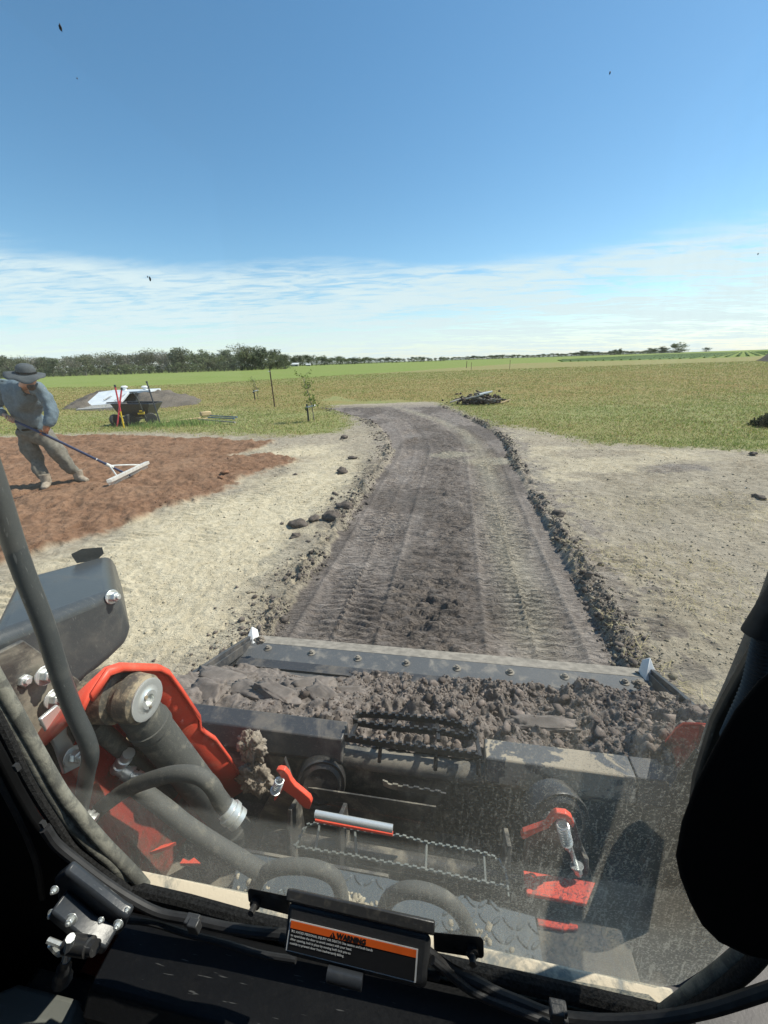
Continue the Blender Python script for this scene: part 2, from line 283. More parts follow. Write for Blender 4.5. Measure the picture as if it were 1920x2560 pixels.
class MB:
    def __init__(s): s.v = []; s.f = []
    def add(s, v, f):
        k = len(s.v); s.v += [V(x) for x in v]; s.f += [tuple(i+k for i in q) for q in f]; return s
    def box(s, c, d, R=None):
        c = V(c); vs = []
        for a in (-.5, .5):
            for b in (-.5, .5):
                for e in (-.5, .5):
                    q = V((a*d[0], b*d[1], e*d[2])); vs.append(c+(V(R)@q if R is not None else q))
        return s.add(vs, [(0, 1, 3, 2), (4, 6, 7, 5), (0, 4, 5, 1), (2, 3, 7, 6), (0, 2, 6, 4), (1, 5, 7, 3)])
    def prism(s, pts, ext):
        n = len(pts); P = [V(p) for p in pts]; Q = [p+V(ext) for p in P]
        return s.add(P+Q, [tuple(range(n))[::-1], tuple(range(n, 2*n))]+[(i, (i+1) % n, n+(i+1) % n, n+i) for i in range(n)])
    def tube(s, pts, r, n=10, closed=False, caps=True):
        P = [V(p) for p in pts]; m = len(P); rs = r if hasattr(r, '__len__') else [r]*m
        T = []
        for i in range(m):
            a = P[i-1] if (i > 0 or closed) else P[i]; b = P[(i+1) % m] if (i < m-1 or closed) else P[i]; T.append(unit(b-a))
        u = np.cross(T[0], (0, 0, 1)); 
        if np.linalg.norm(u) < .1: u = np.cross(T[0], (1, 0, 0))
        u = unit(u); vs = []
        for i in range(m):
            u = unit(u-T[i]*(u@T[i])); w_ = np.cross(T[i], u)
            for k in range(n):
                a = 2*math.pi*k/n; vs.append(P[i]+rs[i]*(math.cos(a)*u+math.sin(a)*w_))
        f = []
        for i in range(m if closed else m-1):
            j = (i+1) % m
            for k in range(n): f.append((i*n+k, i*n+(k+1) % n, j*n+(k+1) % n, j*n+k))
        if caps and not closed: f += [tuple(range(n))[::-1], tuple(range((m-1)*n, m*n))]
        return s.add(vs, f)
    def lathe(s, p, ax, prof, n=24):
        """prof: list of (distance along axis, radius)"""
        ax = unit(ax); u = np.cross(ax, (0, 0, 1)); 
        if np.linalg.norm(u) < .1: u = np.cross(ax, (1, 0, 0))
        u = unit(u); w_ = np.cross(ax, u); vs = []; m = len(prof)
        for t_, r_ in prof:
            for k in range(n):
                a = 2*math.pi*k/n; vs.append(V(p)+ax*t_+r_*(math.cos(a)*u+math.sin(a)*w_))
        f = [(i*n+k, i*n+(k+1) % n, (i+1)*n+(k+1) % n, (i+1)*n+k) for i in range(m-1) for k in range(n)]
        f += [tuple(range(n))[::-1], tuple(range((m-1)*n, m*n))]
        return s.add(vs, f)
    def build(s, name, mat, parent=None, ang=35, bevel=0, sub=0, solid=0):
        o = link_mesh(name, s.v, s.f, mat, parent, ang)
        bm = bmesh.new(); bm.from_mesh(o.data); bmesh.ops.recalc_face_normals(bm, faces=bm.faces); bm.to_mesh(o.data); bm.free()
        if solid: md = o.modifiers.new('solid', 'SOLIDIFY'); md.thickness = solid; md.offset = 0
        if bevel: md = o.modifiers.new('bevel', 'BEVEL'); md.width = bevel; md.segments = 2; md.limit_method = 'ANGLE'; md.angle_limit = math.radians(40)
        if sub: md = o.modifiers.new('sub', 'SUBSURF'); md.levels = sub; md.render_levels = sub
        return o
def dup(root, loc=None, rz=None, label=None, scale=None):
    r = root.copy(); COL.objects.link(r)
    if loc is not None: r.location = loc
    if rz is not None: r.rotation_euler = (0, 0, rz)
    if scale is not None: r.scale = (scale,)*3 if not hasattr(scale, '__len__') else scale
    if label: r['label'] = label
    for ch in list(root.children):
        c = ch.copy(); COL.objects.link(c); c.parent = r
        for g in list(ch.children):
            d = g.copy(); COL.objects.link(d); d.parent = c
    return r
def ico(sub=1):
    bm = bmesh.new(); bmesh.ops.create_icosphere(bm, subdivisions=sub, radius=1); v = np.array([x.co[:] for x in bm.verts]); f = np.array([[q.index for q in x.verts] for x in bm.faces]); bm.free(); return v, f
def fast_mesh(name, v, f, mat, parent=None, tint=None, smooth_=False):
    """v (n,3), f (m,k) numpy; tint per-vertex rgb."""
    me = bpy.data.meshes.new(name); n = len(v); m, k = f.shape
    me.vertices.add(n); me.vertices.foreach_set('co', v.astype(np.float32).ravel())
    me.loops.add(m*k); me.loops.foreach_set('vertex_index', f.astype(np.int32).ravel())
    me.polygons.add(m); me.polygons.foreach_set('loop_start', np.arange(0, m*k, k, dtype=np.int32)); me.polygons.foreach_set('loop_total', np.full(m, k, dtype=np.int32))
    if smooth_: me.polygons.foreach_set('use_smooth', np.ones(m, dtype=bool))
    me.update(calc_edges=True); me.materials.append(mat)
    if tint is not None:
        for nm, tt in (tint if isinstance(tint, list) else [('tint', tint)]):
            a = me.attributes.new(nm, 'FLOAT_COLOR', 'POINT'); a.data.foreach_set('color', np.concatenate([tt, np.ones((n, 1))], 1).astype(np.float32).ravel())
    o = bpy.data.objects.new(name, me); COL.objects.link(o)
    if parent: o.parent = parent
    return o
def rocks(name, pos, size, tint, mat, parent=None, sub=1, squash=0.7, rough=0.35, sm=False):
    bv, bf = ico(sub); n = len(pos); nv = len(bv)
    proto = []
    for k in range(12):
        j = 1+rough*1.25*(np.array([mnoise.noise(Vector(x*1.3)+Vector((k*7.1, 3, 1))) for x in bv])*1.6+rng.normal(0, .30 if sub == 1 else .07, nv))
        proto.append(bv*j[:, None])
    proto = np.array(proto); P = proto[rng.integers(0, 12, n)].copy()
    a = rng.uniform(0, 6.283, n); c, s_ = np.cos(a)[:, None], np.sin(a)[:, None]
    sc = rng.uniform(0.65, 1.25, (n, 3)); sc[:, 2] *= squash; P *= sc[:, None, :]
    x = P[:, :, 0]*c-P[:, :, 1]*s_; y = P[:, :, 0]*s_+P[:, :, 1]*c; P[:, :, 0] = x; P[:, :, 1] = y
    P = P*np.asarray(size)[:, None, None]+np.asarray(pos)[:, None, :]
    F = (bf[None]+(np.arange(n)*nv)[:, None, None]).reshape(-1, 3)
    T = np.repeat(np.asarray(tint), nv, 0)
    return fast_mesh(name, P.reshape(-1, 3), F, mat, parent, T, sm)
# ================================================================ GROUND
def poly_w(pts): return np.array([GW(*p)[:2] for p in pts])
def inside(P, x, y):
    r = np.zeros(x.shape, bool); n = len(P)
    for i in range(n):
        x0, y0 = P[i]; x1, y1 = P[(i+1) % n]
        c = ((y0 > y) != (y1 > y)) & (x < (x1-x0)*(y-y0)/(y1-y0+1e-12)+x0); r ^= c
    return r
def pdist(P, x, y):
    d = np.full(x.shape, 1e9); n = len(P)
    for i in range(n):
        a = P[i]; b = P[(i+1) % n]; e = b-a; t = np.clip(((x-a[0])*e[0]+(y-a[1])*e[1])/(e@e+1e-12), 0, 1)
        d = np.minimum(d, np.hypot(x-a[0]-t*e[0], y-a[1]-t*e[1]))
    return d
def sdf(P, x, y): return np.where(inside(P, x, y), 1, -1)*pdist(P, x, y)
BARE = np.vstack([poly_w([(-1200, 1100), (0, 1092), (150, 1085), (300, 1081), (500, 1085), (700, 1093), (850, 1084), (893, 1062), (862, 1030), (806, 1000), (838, 990), (900, 1004), (1000, 1000), (1090, 1008), (1180, 1040), (1230, 1066), (1300, 1072), (1480, 1108), (1700, 1118), (1920, 1130), (3000, 1230)]), [[60, -40], [-60, -40]]])
RED = poly_w([(-600, 1100), (0, 1096), (120, 1090), (300, 1090), (450, 1096), (600, 1100), (682, 1104), (640, 1126), (575, 1142), (620, 1144), (690, 1130), (735, 1146), (742, 1152), (690, 1170), (620, 1190), (560, 1222), (500, 1250), (400, 1275), (330, 1308), (200, 1352), (60, 1400), (-200, 1500), (-900, 1700)])
CAL = poly_w([(560, 1120), (690, 1120), (850, 1110), (880, 1150), (860, 1220), (800, 1290), (760, 1370), (700, 1480), (640, 1580), (560, 1640), (420, 1700), (0, 1900), (-100, 1500), (250, 1370), (380, 1300), (520, 1250), (700, 1180), (760, 1150)])
def uv(x, y): return x*_R[0]+y*_R[1], x*_F[0]+y*_F[1]
def center(v): return -0.075-np.where(v > 6.5, 0.042*(v-6.5)**2, 0)
def halfw(v): return np.interp(v, [0, 6.8, 8.2, 11.3, 12.3, 14.5], [.985, .985, 1.15, 1.42, 1.65, 2.1])
def ground_fields(x, y):
    u, v = uv(x, y); far = ss(y, 15, 9)
    wob = (fbm(x*1.6, y*1.6, 3)-0.5); wf = (fbm(x*9, y*9, 5, 3)-0.5)
    # dark graded lane
    du = np.abs(u-center(v)+wf*0.07)-halfw(v); top = v-(14.3+0.5*wob)
    dl = np.maximum(du, top)                       # negative inside
    path = ss(-dl+wf*0.05, -0.02, 0.03)
    berm = np.exp(-((du-0.07)/0.065)**2)*(top < 0.2)
    dr = sdf(RED, x+wob*0.25, y+wob*0.35)+wf*0.25; red = ss(dr, -0.05, 0.08)*(1-path)
    dg = -sdf(BARE, x+wob*0.3, y+wob*0.5)+wf*0.7; 
    dg = np.where(y > 25, 5, dg); grass = ss(dg, -0.25, 0.45)*(1-path)
    dc = sdf(CAL, x+wob*0.3, y+wob*0.3); cal = ss(dc+(fbm(x*2, y*2, 21)-.5)*0.9, -0.35, 0.45)*(1-grass)
    right = ss(u, 0.9, 1.2); cal = cal*(1-right*0.9)
    # pale patches and light track patches on the right and on the lane
    pr = ss(fbm(x*0.9+4, y*2.2, 31), 0.50, 0.72)*right*0.55; cal = np.maximum(cal, pr*(1-grass))
    c1 = GW(1130, 1132)[:2]; c2 = GW(1215, 1148)[:2]
    pp = np.maximum(np.exp(-(((x-c1[0])/0.55)**2+((y-c1[1])/0.35)**2)), np.exp(-(((x-c2[0])/0.55)**2+((y-c2[1])/0.35)**2)))
    pal = ss(pp*(0.5+fbm(x*3, y*3, 8)), 0.35, 0.75)*0.85
    tr = np.exp(-(((np.abs(u-center(v)-0.56))-0.0)/0.17)**2)
    pal = np.maximum(pal, tr*ss(v, 1.6, 2.2)*0.80*(0.3+fbm(u*4, v*0.8, 12)))
    calP = np.where(path > 0.5, pal, cal)
    # dark smudges
    moist = ss(fbm(u*1.5, v*0.9, 44), 0.48, 0.66)*0.65
    rough = np.exp(-(((u-center(v)+0.04)/0.36)**4))*ss(v, 1.2, 1.6)*(0.25+0.75*np.exp(-((v-2.25)/0.45)**2)*ss(.35-(u-center(v)), 0, .3)+.35*ss(fbm(u*1.3, v*.8, 47), .45, .6))
    c3 = GW(1680, 1170)[:2]; sm = np.exp(-(((x-c3[0])/0.65)**2+((y-c3[1])/0.33)**2)); path_sm = ss(sm*(0.6+fbm(x*5, y*5, 9)*0.8), 0.45, 0.7)*0.75
    bermdark = ss(du-0.42+wf*1.1, 0.0, -0.22)*(top < 0.6)*(1-path)*np.where(u < center(v), 0.60, 0.72)
    farpath = np.where(path > .5, path, 0); dull = ss(np.abs(x-1.5)-2.2, 1.0, -0.5)*ss(y, 9.0, 11)*ss(y, 17, 14.5)*0.55
    leftdull = ss(dg, 0.9, 0.1)*0.28
    pmask = np.clip(np.maximum.reduce([path, path_sm*(1-red), bermdark*(1-red), dull*(1-path), leftdull*(1-red)]), 0, 1)
    brown = np.clip(np.exp(-((y-26)/13)**2)*0.95+ss(x, -6, 12)*0.22+ss(y, 13, 22)*0.25, 0, 1)*ss(y, 9.5, 17)
    moist = np.where(grass > 0.5, brown, np.maximum(moist, rough*0.8))
    yc = np.interp(x, [-60, -20, 0, 15, 40, 70, 200], [52, 42, 62, 85, 120, 95, 140])+wob*6
    crop = ss(y-yc, -1.2, 1.2)
    # relief
    h = (fbm(x*0.7, y*0.7, 60, 3)-0.5)*0.07+(fbm(x*6, y*6, 61, 4)-0.5)*0.030
    h = h+(fbm(x*26, y*26, 64, 3)-0.5)*0.016*far
    # cleat rows on the bare dirt at both sides
    q = 0.5+0.5*np.sin(2*math.pi*(v/0.075+0.35*np.sin(u*2.2)+2.6*(fbm(x*1.1, y*1.1, 70)-.5)+.5*(fbm(x*5, y*5, 72)-.5)))
    bandm = ss(fbm(u*1.1+3, v*0.35, 71), 0.40, 0.58); h = h+(1-path)*(1-grass)*(1-red)*(q-0.5)*0.020*bandm*far*ss(fbm(x*2.5, y*2.5, 73), .35, .65)
    # rake furrows on red soil
    h = h+red*(0.04+(np.sin((x*0.35+y)*11+9*fbm(x, y, 80))*0.016)*ss(fbm(x*.8, y*.8, 84), .4, .6)+(fbm(x*4, y*4, 81)-.5)*0.08+(fbm(x*15, y*15, 82, 4)-.5)*.05)
    # lane: sunk, two cleated tracks, smeared middle
    uc = u-center(v)
    inl = -0.038+(fbm(u*14, v*5, 90)-.5)*0.010
    for c_, wd in ((-0.60, 0.26), (0.56, 0.27)):
        k = np.clip(1-(np.abs(uc-c_)/wd)**6, 0, 1); k[np.abs(uc-c_) > wd] = 0
        arc = (((uc-c_)/wd)**2)*0.35; split = np.exp(-((uc-c_)/0.022)**2)
        per = 0.062; ph = v/per+arc+0.8*(fbm(u*2.5, v*1.3, 95)-.5)+.35*(fbm(u*9, v*9, 94)-.5)+np.where(uc > c_, 0.5, 0)
        cle = np.abs((ph % 1.0)-0.5)*2; cle = ss(cle, 0.25, 0.85)
        amp = (0.15+1.5*ss(fbm(u*3+9, v*1.7, 96), .3, .7))*0.021
        inl = inl+k*(-0.018+cle*amp+split*0.010)+0.012*np.exp(-((np.abs(uc-c_)-wd)/0.02)**2)
    tear = fbm(u*10+fbm(u*3, v*3, 97)*2, v*30, 98, 4); inl = inl+rough*ss(1-tear, 0.42, 0.60)*0.036-rough*0.016
    t2 = fbm(u*4, v*16, 99, 3); mid = np.exp(-(uc/0.33)**4); inl = inl+mid*ss(t2, 0.52, 0.62)*0.022*far+mid*ss(fbm(u*10, v*30, 105, 3), .55, .68)*.012*far
    inl = inl*ss(v, 14.5, 12)+ (fbm(x*9, y*9, 93)-.5)*0.07*ss(v, 9, 12)
    h = h*(1-path)+inl*path+berm*(1-grass*.5)*(0.0+0.045*ss(fbm(x*3.5, y*3.5, 100, 4), 0.45, 0.75)+0.075*(fbm(x*17, y*17, 104, 5)-.5)*2)*ss(top, 0.3, -0.2)
    # pushed-up ridge at the lane's far end
    h = h+np.exp(-((v-14.2)/0.30)**2)*(np.abs(uc-0.4) < halfw(v)+.5)*0.15*fbm(x*4, y*4, 102)*far*3.2
    h = h*np.where(y > 20, ss(y, 60, 20), 1)+ss(np.hypot(x, y), 60, 400)*0.0
    return h, path, red, grass, np.clip(calP, 0, 1), np.clip(moist, 0, 1), crop, pmask
def grid(ys, ts, off, name=None):
    Y, T = np.meshgrid(ys, ts, indexing='ij'); X = T*(Y+off); return X, Y
ys = [0.95]
while ys[-1] < 16.0: ys.append(ys[-1]+max(0.0085, 0.0036*ys[-1]))
ys = np.array(ys)
core = np.arange(-1.05, 1.12, 0.0038); ts = np.concatenate([-np.geomspace(4, 1.055, 60), core, np.geomspace(1.125, 4, 60)])
X, Y = grid(ys, ts, 0.25)
h, path, red, grass, cal, moist, crop, pm = ground_fields(X, Y)
nr, nc_ = X.shape
Vv = np.stack([X, Y, h], -1).reshape(-1, 3)
I = np.arange(nr*nc_).reshape(nr, nc_); Q = np.stack([I[:-1, :-1], I[:-1, 1:], I[1:, 1:], I[1:, :-1]], -1).reshape(-1, 4)
Z1 = np.stack([pm, red, grass], -1).reshape(-1, 3); Z2 = np.stack([cal, moist, crop], -1).reshape(-1, 3)
def cm(a): return a.reshape(-1)[Q].mean(1)
fp, fr_, fg = cm(path) > .5, cm(red) > .5, cm(grass) > .5
zone = np.where(fp, 1, np.where(fr_, 2, np.where(fg, 3, 0)))
def sub_mesh(name, sel):
    q = Q[sel]; idx, inv = np.unique(q, return_inverse=True)
    o = fast_mesh(name, Vv[idx], inv.reshape(q.shape), GROUND, None, [('zone', Z1[idx]), ('extra', Z2[idx])], True)
    o['kind'] = 'structure'; return o
sub_mesh('ground', zone == 0); sub_mesh('graded_dirt_lane', zone == 1); sub_mesh('red_soil_bed', zone == 2); sub_mesh('mown_field', zone == 3)
# far sheet
ysf = np.concatenate([[15.9], np.geomspace(16.3, 4500, 260)]); tsf = np.concatenate([-np.geomspace(6, 1.3, 20), np.linspace(-1.25, 1.25, 260), np.geomspace(1.3, 6, 20)])
Xf, Yf = grid(ysf, tsf, 0.25); hf, pf_, rf_, gf_, cf_, mf_, crf, pmf = ground_fields(Xf, Yf)
hf = hf-0.012; hf[0] -= 0.05
nr2, nc2 = Xf.shape; I2 = np.arange(nr2*nc2).reshape(nr2, nc2); Q2 = np.stack([I2[:-1, :-1], I2[:-1, 1:], I2[1:, 1:], I2[1:, :-1]], -1).reshape(-1, 4)
V2 = np.stack([Xf, Yf, hf], -1).reshape(-1, 3); A = np.stack([pmf*0, rf_*0, gf_*0+1], -1).reshape(-1, 3); B = np.stack([cf_*0, mf_, crf], -1).reshape(-1, 3)
fc = crf.reshape(-1)[Q2].mean(1) > .5
for nm, sel in (('pasture', ~fc), ('crop_field', fc)):
    q = Q2[sel]; idx, inv = np.unique(q, return_inverse=True)
    fast_mesh(nm, V2[idx], inv.reshape(q.shape), GROUND, None, [('zone', A[idx]), ('extra', B[idx])], True)['kind'] = 'structure'
# ground under and behind the machine
gb = np.array([[-60, -60, -0.02], [60, -60, -0.02], [60, 0.99, -0.02], [-60, 0.99, -0.02]], float)
o = fast_mesh('ground_under_machine', gb, np.array([[0, 1, 2, 3]]), GROUND, None, [('zone', np.zeros((4, 3))), ('extra', np.tile([.3, .3, 0], (4, 1)))]); o['kind'] = 'structure'
def gz(x, y):
    x = np.atleast_1d(np.asarray(x, float)); y = np.atleast_1d(np.asarray(y, float)); return ground_fields(x, y)[0]
def gz1(x, y): return float(gz(x, y)[0])
# ---- loose clods
def scatter_clods():
    n = 30000; v = np.exp(rng.uniform(math.log(1.5), math.log(14.3), n)); side = rng.choice([-1, 1], n)
    off = np.abs(rng.normal(0, 0.17, n))-0.05; off = off*np.where(side < 0, 1.0, .48)
    u = center(v)+side*(halfw(v)+off)+rng.normal(0, .02, n); x = u*_R[0]+v*_F[0]; y = u*_R[1]+v*_F[1]
    k = fbm(x*2.2, y*2.2, 131) > 0.44; x, y, v, off, side = x[k], y[k], v[k], off[k], side[k]
    z = gz(x, y); s = rng.lognormal(-6.35, 0.85, len(x))*(1+0.13*v); s = np.clip(s, 0.002, 0.030)
    c = np.array([0.13, 0.108, 0.092])*rng.uniform(0.6, 1.35, (len(x), 1)); lt = rng.random(len(x)) < 0.30; c[lt] = np.array([0.26, 0.225, 0.165])*rng.uniform(.8, 1.2, (lt.sum(), 1))
    o = rocks('soil_clods', np.stack([x, y, z+s*0.25], -1), s, c, CLOD); tagd(o, 'small dark crumbled clods strewn along both edges of the graded lane', 'soil clods', kind='stuff')
    # pale and dark crumbs on the bare dirt
    n = 16000; t_ = rng.uniform(-1.0, 1.1, n); y = np.exp(rng.uniform(math.log(1.6), math.log(10), n)); x = t_*(y+.3); u, v = uv(x, y)
    H, p_, r_, g_, c_, *_x = ground_fields(x, y); keep = (g_ < .3) & (p_ < .5) & ((fbm(x*1.7, y*1.7, 140)+0.16*(np.abs(u-1.6) < .8)) > 0.47)
    x, y, H, r_, c_ = x[keep], y[keep], H[keep], r_[keep], c_[keep]; s = np.clip(rng.lognormal(-5.9, .5, len(x))*(1+.12*y), .0018, .016)
    base = np.where((r_ > .5)[:, None], np.array([0.24, 0.125, 0.072]), np.where((c_ > .4)[:, None], np.array([.46, .40, .29]), np.array([.30, .26, .19])))
    c = base*rng.uniform(.55, 1.3, (len(x), 1)); o = rocks('soil_crumbs', np.stack([x, y, H+s*.25], -1), s, c, CLOD); tagd(o, 'fine crumbs of pale and red soil scattered over the bare dirt', 'soil crumbs', kind='stuff')
scatter_clods()
big = [((745, 1312), .075, .09, 'flat dark clod lying on pale dirt left of the lane edge'), ((785, 1300), .055, .1, 'rounded grey clod behind the flat dark clod on pale dirt'), ((832, 1300), .085, .075, 'largest dark clod with a pale top at the lane edge left'), ((739, 1342), .038, .1, 'small round dark clod closest to the bucket on pale dirt'), ((705, 1308), .020, .1, 'tiny dark clod alone on the whitest patch of dirt'), ((865, 1270), .075, .07, 'slab like dark clod lying at the lane edge behind the largest clod'), ((855, 1180), .085, .09, 'dark crumbled clod pile on the left edge halfway up the lane'), ((880, 1147), .06, .09, 'dark clod on the left edge just beyond the crumbled pile'), ((860, 1098), .075, .08, 'dark clod at the border of dirt and grass by the sapling'), ((738, 1183), .03, .09, 'small clod alone on the pale dirt near the red soil tip'), ((1394, 1290), .06, .09, 'dark clod standing on the right edge of the lane'), ((1895, 1248), .05, .09, 'lone dark clod on the pale dirt at the far right'), ((1880, 1140), .045, .09, 'clod on the turf edge at the right beneath the dark shadow clump'), ((564, 1190), .055, .09, 'red brown clod at the edge of the red soil bed'), ((553, 1200), .04, .09, 'smaller red brown clod touching the edge of the red soil bed')]
for k, ((px, py), s, sq, lb) in enumerate(big):
    p = GW(px, py); bv, bf = ico(3); sd_ = Vector((k*3.7, 1.1, 2)); r = np.array([1+0.5*mnoise.fractal(Vector(q)*1.3+sd_, 1.0, 2.0, 4) for q in bv]); P = bv*r[:, None]*np.array([s*1.25, s*0.9, s*0.62])
    redc = k >= 13; tint = np.tile([.22, .115, .068] if redc else [.115, .095, .08], (len(P), 1))*(1+.25*rng.normal(0, .3, (len(P), 1)))
    o = fast_mesh('dirt_clod', P, bf, CLOD, None, np.clip(tint, .02, 1), False); o.location = (p[0], p[1], gz1(p[0], p[1])+s*.3); o.rotation_euler = (0, 0, k*1.3); tagd(o, lb, 'clod', 'large clods beside the graded lane')
# ---- straw
def blades(name, x, y, z, hgt, wid, tint, lean, mat=BLADE, curl=0.35, flat=None):
    n = len(x); a = rng.uniform(0, 6.283, n); b = rng.uniform(0, 6.283, n); dx, dy = np.cos(a)*lean*hgt, np.sin(a)*lean*hgt; wx, wy = np.cos(b)*wid*.5, np.sin(b)*wid*.5
    zt = hgt if flat is None else flat
    base = np.stack([x, y, z], -1); P = np.zeros((n, 5, 3)); P[:, 0] = base+np.stack([-wx, -wy, 0*x], -1); P[:, 1] = base+np.stack([wx, wy, 0*x], -1)
    m_ = base+np.stack([dx*curl, dy*curl, zt*0.6+0*x], -1); P[:, 2] = m_+np.stack([wx*.8, wy*.8, 0*x], -1); P[:, 3] = m_-np.stack([wx*.8, wy*.8, 0*x], -1); P[:, 4] = base+np.stack([dx, dy, zt+0*x], -1)
    k = np.arange(n)*5; F = np.concatenate([np.stack([k, k+1, k+2], -1), np.stack([k, k+2, k+3], -1), np.stack([k+3, k+2, k+4], -1)])
    return fast_mesh(name, P.reshape(-1, 3), F, mat, None, np.repeat(tint, 5, 0))
def scatter_grass():
    n = 260000; y = np.exp(rng.uniform(math.log(5.6), math.log(60), n)); t_ = rng.uniform(-1.15, 1.15, n); x = t_*y
    H, p_, r_, g_, c_, mo, cr, _p = ground_fields(x, y); keep = (rng.random(n) < g_*1.1-.05) & (p_ < .4) & (cr < .5) & ((fbm(x*1.3, y*1.3, 150) > .36) | (rng.random(n) < .55))
    x, y, H, mo = x[keep], y[keep], H[keep], mo[keep]; m = len(x)
    green = np.array([.22, .28, .065]); straw = np.array([.40, .36, .16]); br = np.array([.36, .26, .115])
    f = rng.random((m, 1)); c = np.where(f < .50-0.30*mo[:, None], green, np.where(f < .82, straw, br))*rng.uniform(.7, 1.35, (m, 1))
    patch = ss(fbm(x*.5, y*.5, 151), .45, .62)[:, None]; c = c*(1-patch*.35)+np.array([.21, .30, .08])*patch*.35
    hg = (0.022+0.022*rng.random(m))*(1+.02*y)*(0.7+.7*fbm(x*.8, y*.8, 152)); o = blades('grass', x, y, H-.005, hg, 0.003+0.0010*y, c, .5+1.3*rng.random(m)); tagd(o, 'short green and straw coloured grass covering the field beyond the dirt', 'grass', kind='stuff')
    # tall weeds by the cart
    n = 900; c0 = GW(440, 1065)[:2]; x = c0[0]+rng.normal(0, .65, n); y = c0[1]+rng.normal(0, .25, n); H = gz(x, y); c = np.array([.19, .27, .08])*rng.uniform(.8, 1.6, (n, 1))
    o = blades('weeds', x, y, H, .08+.12*rng.random(n), .012, c, .7*rng.random(n)); tagd(o, 'taller bright green weeds growing between the cart and the dirt bed', 'weeds', kind='stuff')
    n = 6000; t_ = rng.uniform(.4, 1.05, n); y = rng.uniform(1.2, 4.2, n); x = t_*(y+.4); H, p_, *_z = ground_fields(x, y); k = (p_ < .3) & (fbm(x*2.5, y*2.5, 160) > .48); x, y, H = x[k], y[k], H[k]; m = len(x)
    c = np.array([.58, .50, .27])*rng.uniform(.6, 1.2, (m, 1)); L = rng.uniform(.02, .075, m); o = blades('straw', x, y, H+.012, L, .0035, c, 1.0, curl=.5, flat=L*.25); tagd(o, 'dry yellow straw bits lying on the bare dirt right of the lane', 'straw', kind='stuff')
scatter_grass()
# ---- crop rows at the far right: long low ridges of young plants
def crop_rows():
    a0 = math.atan2(ray(1860, 874)[0], ray(1860, 874)[1]); d = V((math.sin(a0), math.cos(a0))); nrm = V((d[1], -d[0])); vs = []; fs = []; 
    q0 = GW(1700, 897)[:2]
    for i in range(-22, 46):
        b = q0+nrm*i*2.1; k0 = 0
        for j in range(70):
            s0 = -60+j*6.0; p = b+d*s0+nrm*rng.normal(0, .08); hh = .28*rng.uniform(.7, 1.2); wv = .42*rng.uniform(.8, 1.15)
            if p[1] < np.interp(p[0], [-60, -20, 0, 15, 40, 70, 200], [52, 42, 62, 85, 120, 95, 140])+4 or p[0] < .42*p[1]: continue
            k = len(vs); e = p+d*6.0
            for q in (p, e):
                vs += [(*(q-nrm*wv), 0), (*(q+nrm*rng.normal(0, .06)), hh), (*(q+nrm*wv), 0)]
            fs += [(k, k+1, k+4, k+3), (k+1, k+2, k+5, k+4)]
    v = np.array(vs); c = np.tile([.10, .17, .035], (len(v), 1))*rng.uniform(.8, 1.2, (len(v), 1))
    o = fast_mesh('crop_rows', v, np.array(fs), BLADE, None, c); tagd(o, 'parallel rows of young green crop running to the horizon at the right', 'crop', kind='stuff')
crop_rows()
# ================================================================ TREES
def hor(px): return 905-0.0332*(px-960)
BARK = simple('tree_bark', (0.16, 0.14, 0.115), 0.9, 0.3, 3)
LEAFM = attrmat('tree_leaves', 'tint', 0.8, 0.6, 0.25, 0, 0.25)
def tree_proto(k, H, leaf, bare, col, width=1.0):
    rg = np.random.default_rng(100+k); root = empty('field_tree'); mb = MB(); tips = []
    def limb(p, d, L, r, lev):
        pts = [V(p)]; q = V(p); dd = unit(d)
        for i in range(3):
            dd = unit(dd+rg.normal(0, .16, 3)+V((0, 0, .05))); q = q+dd*L/3; pts.append(q)
        mb.tube(pts, [r, r*.8, r*.62, r*.45], 5 if lev < 2 else 3, caps=False)
        if lev >= (4 if bare else 3): tips.append((q, L)); return
        for c in range(3 if lev else 5):
            a = rg.uniform(0, 6.283); tilt = rg.uniform(.35, 1.0); nd = unit(dd*math.cos(tilt)+V((math.cos(a), math.sin(a), .15))*math.sin(tilt)); limb(pts[-1] if c else pts[2], nd, L*rg.uniform(.62, .85), r*.45, lev+1)
        tips.append((q, L))
    limb((0, 0, -.3), (rg.normal(0, .08), rg.normal(0, .08), 1), H*.30, H*.028, 0)
    tr = mb.build('trunk', BARK, root, None)
    V0 = np.array([t[0] for t in tips]); sc = H/max(V0[:, 2].max()*1.04, .1)
    for v in tr.data.vertices: v.co.x *= sc*width; v.co.y *= sc*width; v.co.z *= sc
    V0 = V0*np.array([sc*width, sc*width, sc]); n = leaf; c = V0[rg.integers(0, len(V0), n)]+rg.normal(0, H*.055, (n, 3))
    low = rg.random(n) < .22; c[low] = np.stack([rg.normal(0, H*.22*width, low.sum()), rg.normal(0, H*.2, low.sum()), rg.uniform(.03, .45, low.sum())*H], -1)
    c[:, 2] = np.clip(c[:, 2], .2, H*1.03); s = rg.uniform(.012, .030, n)*H*(1.0 if not bare else .7)
    P = c[:, None, :]+rg.normal(0, 1, (n, 4, 3))*s[:, None, None]; F = np.arange(n*4).reshape(n, 4)
    cl = fbm(c[:, 0]*.8+k, c[:, 2]*.8+c[:, 1], 7)[:, None]; T = np.array(col)*(0.55+.9*cl)*rg.uniform(.8, 1.2, (n, 1))
    fast_mesh('crown', P.reshape(-1, 3), F, LEAFM, root, np.repeat(T, 4, 0)); return root
G1, G2, G3, GB = (.17, .19, .12), (.20, .23, .125), (.14, .165, .105), (.27, .255, .215)
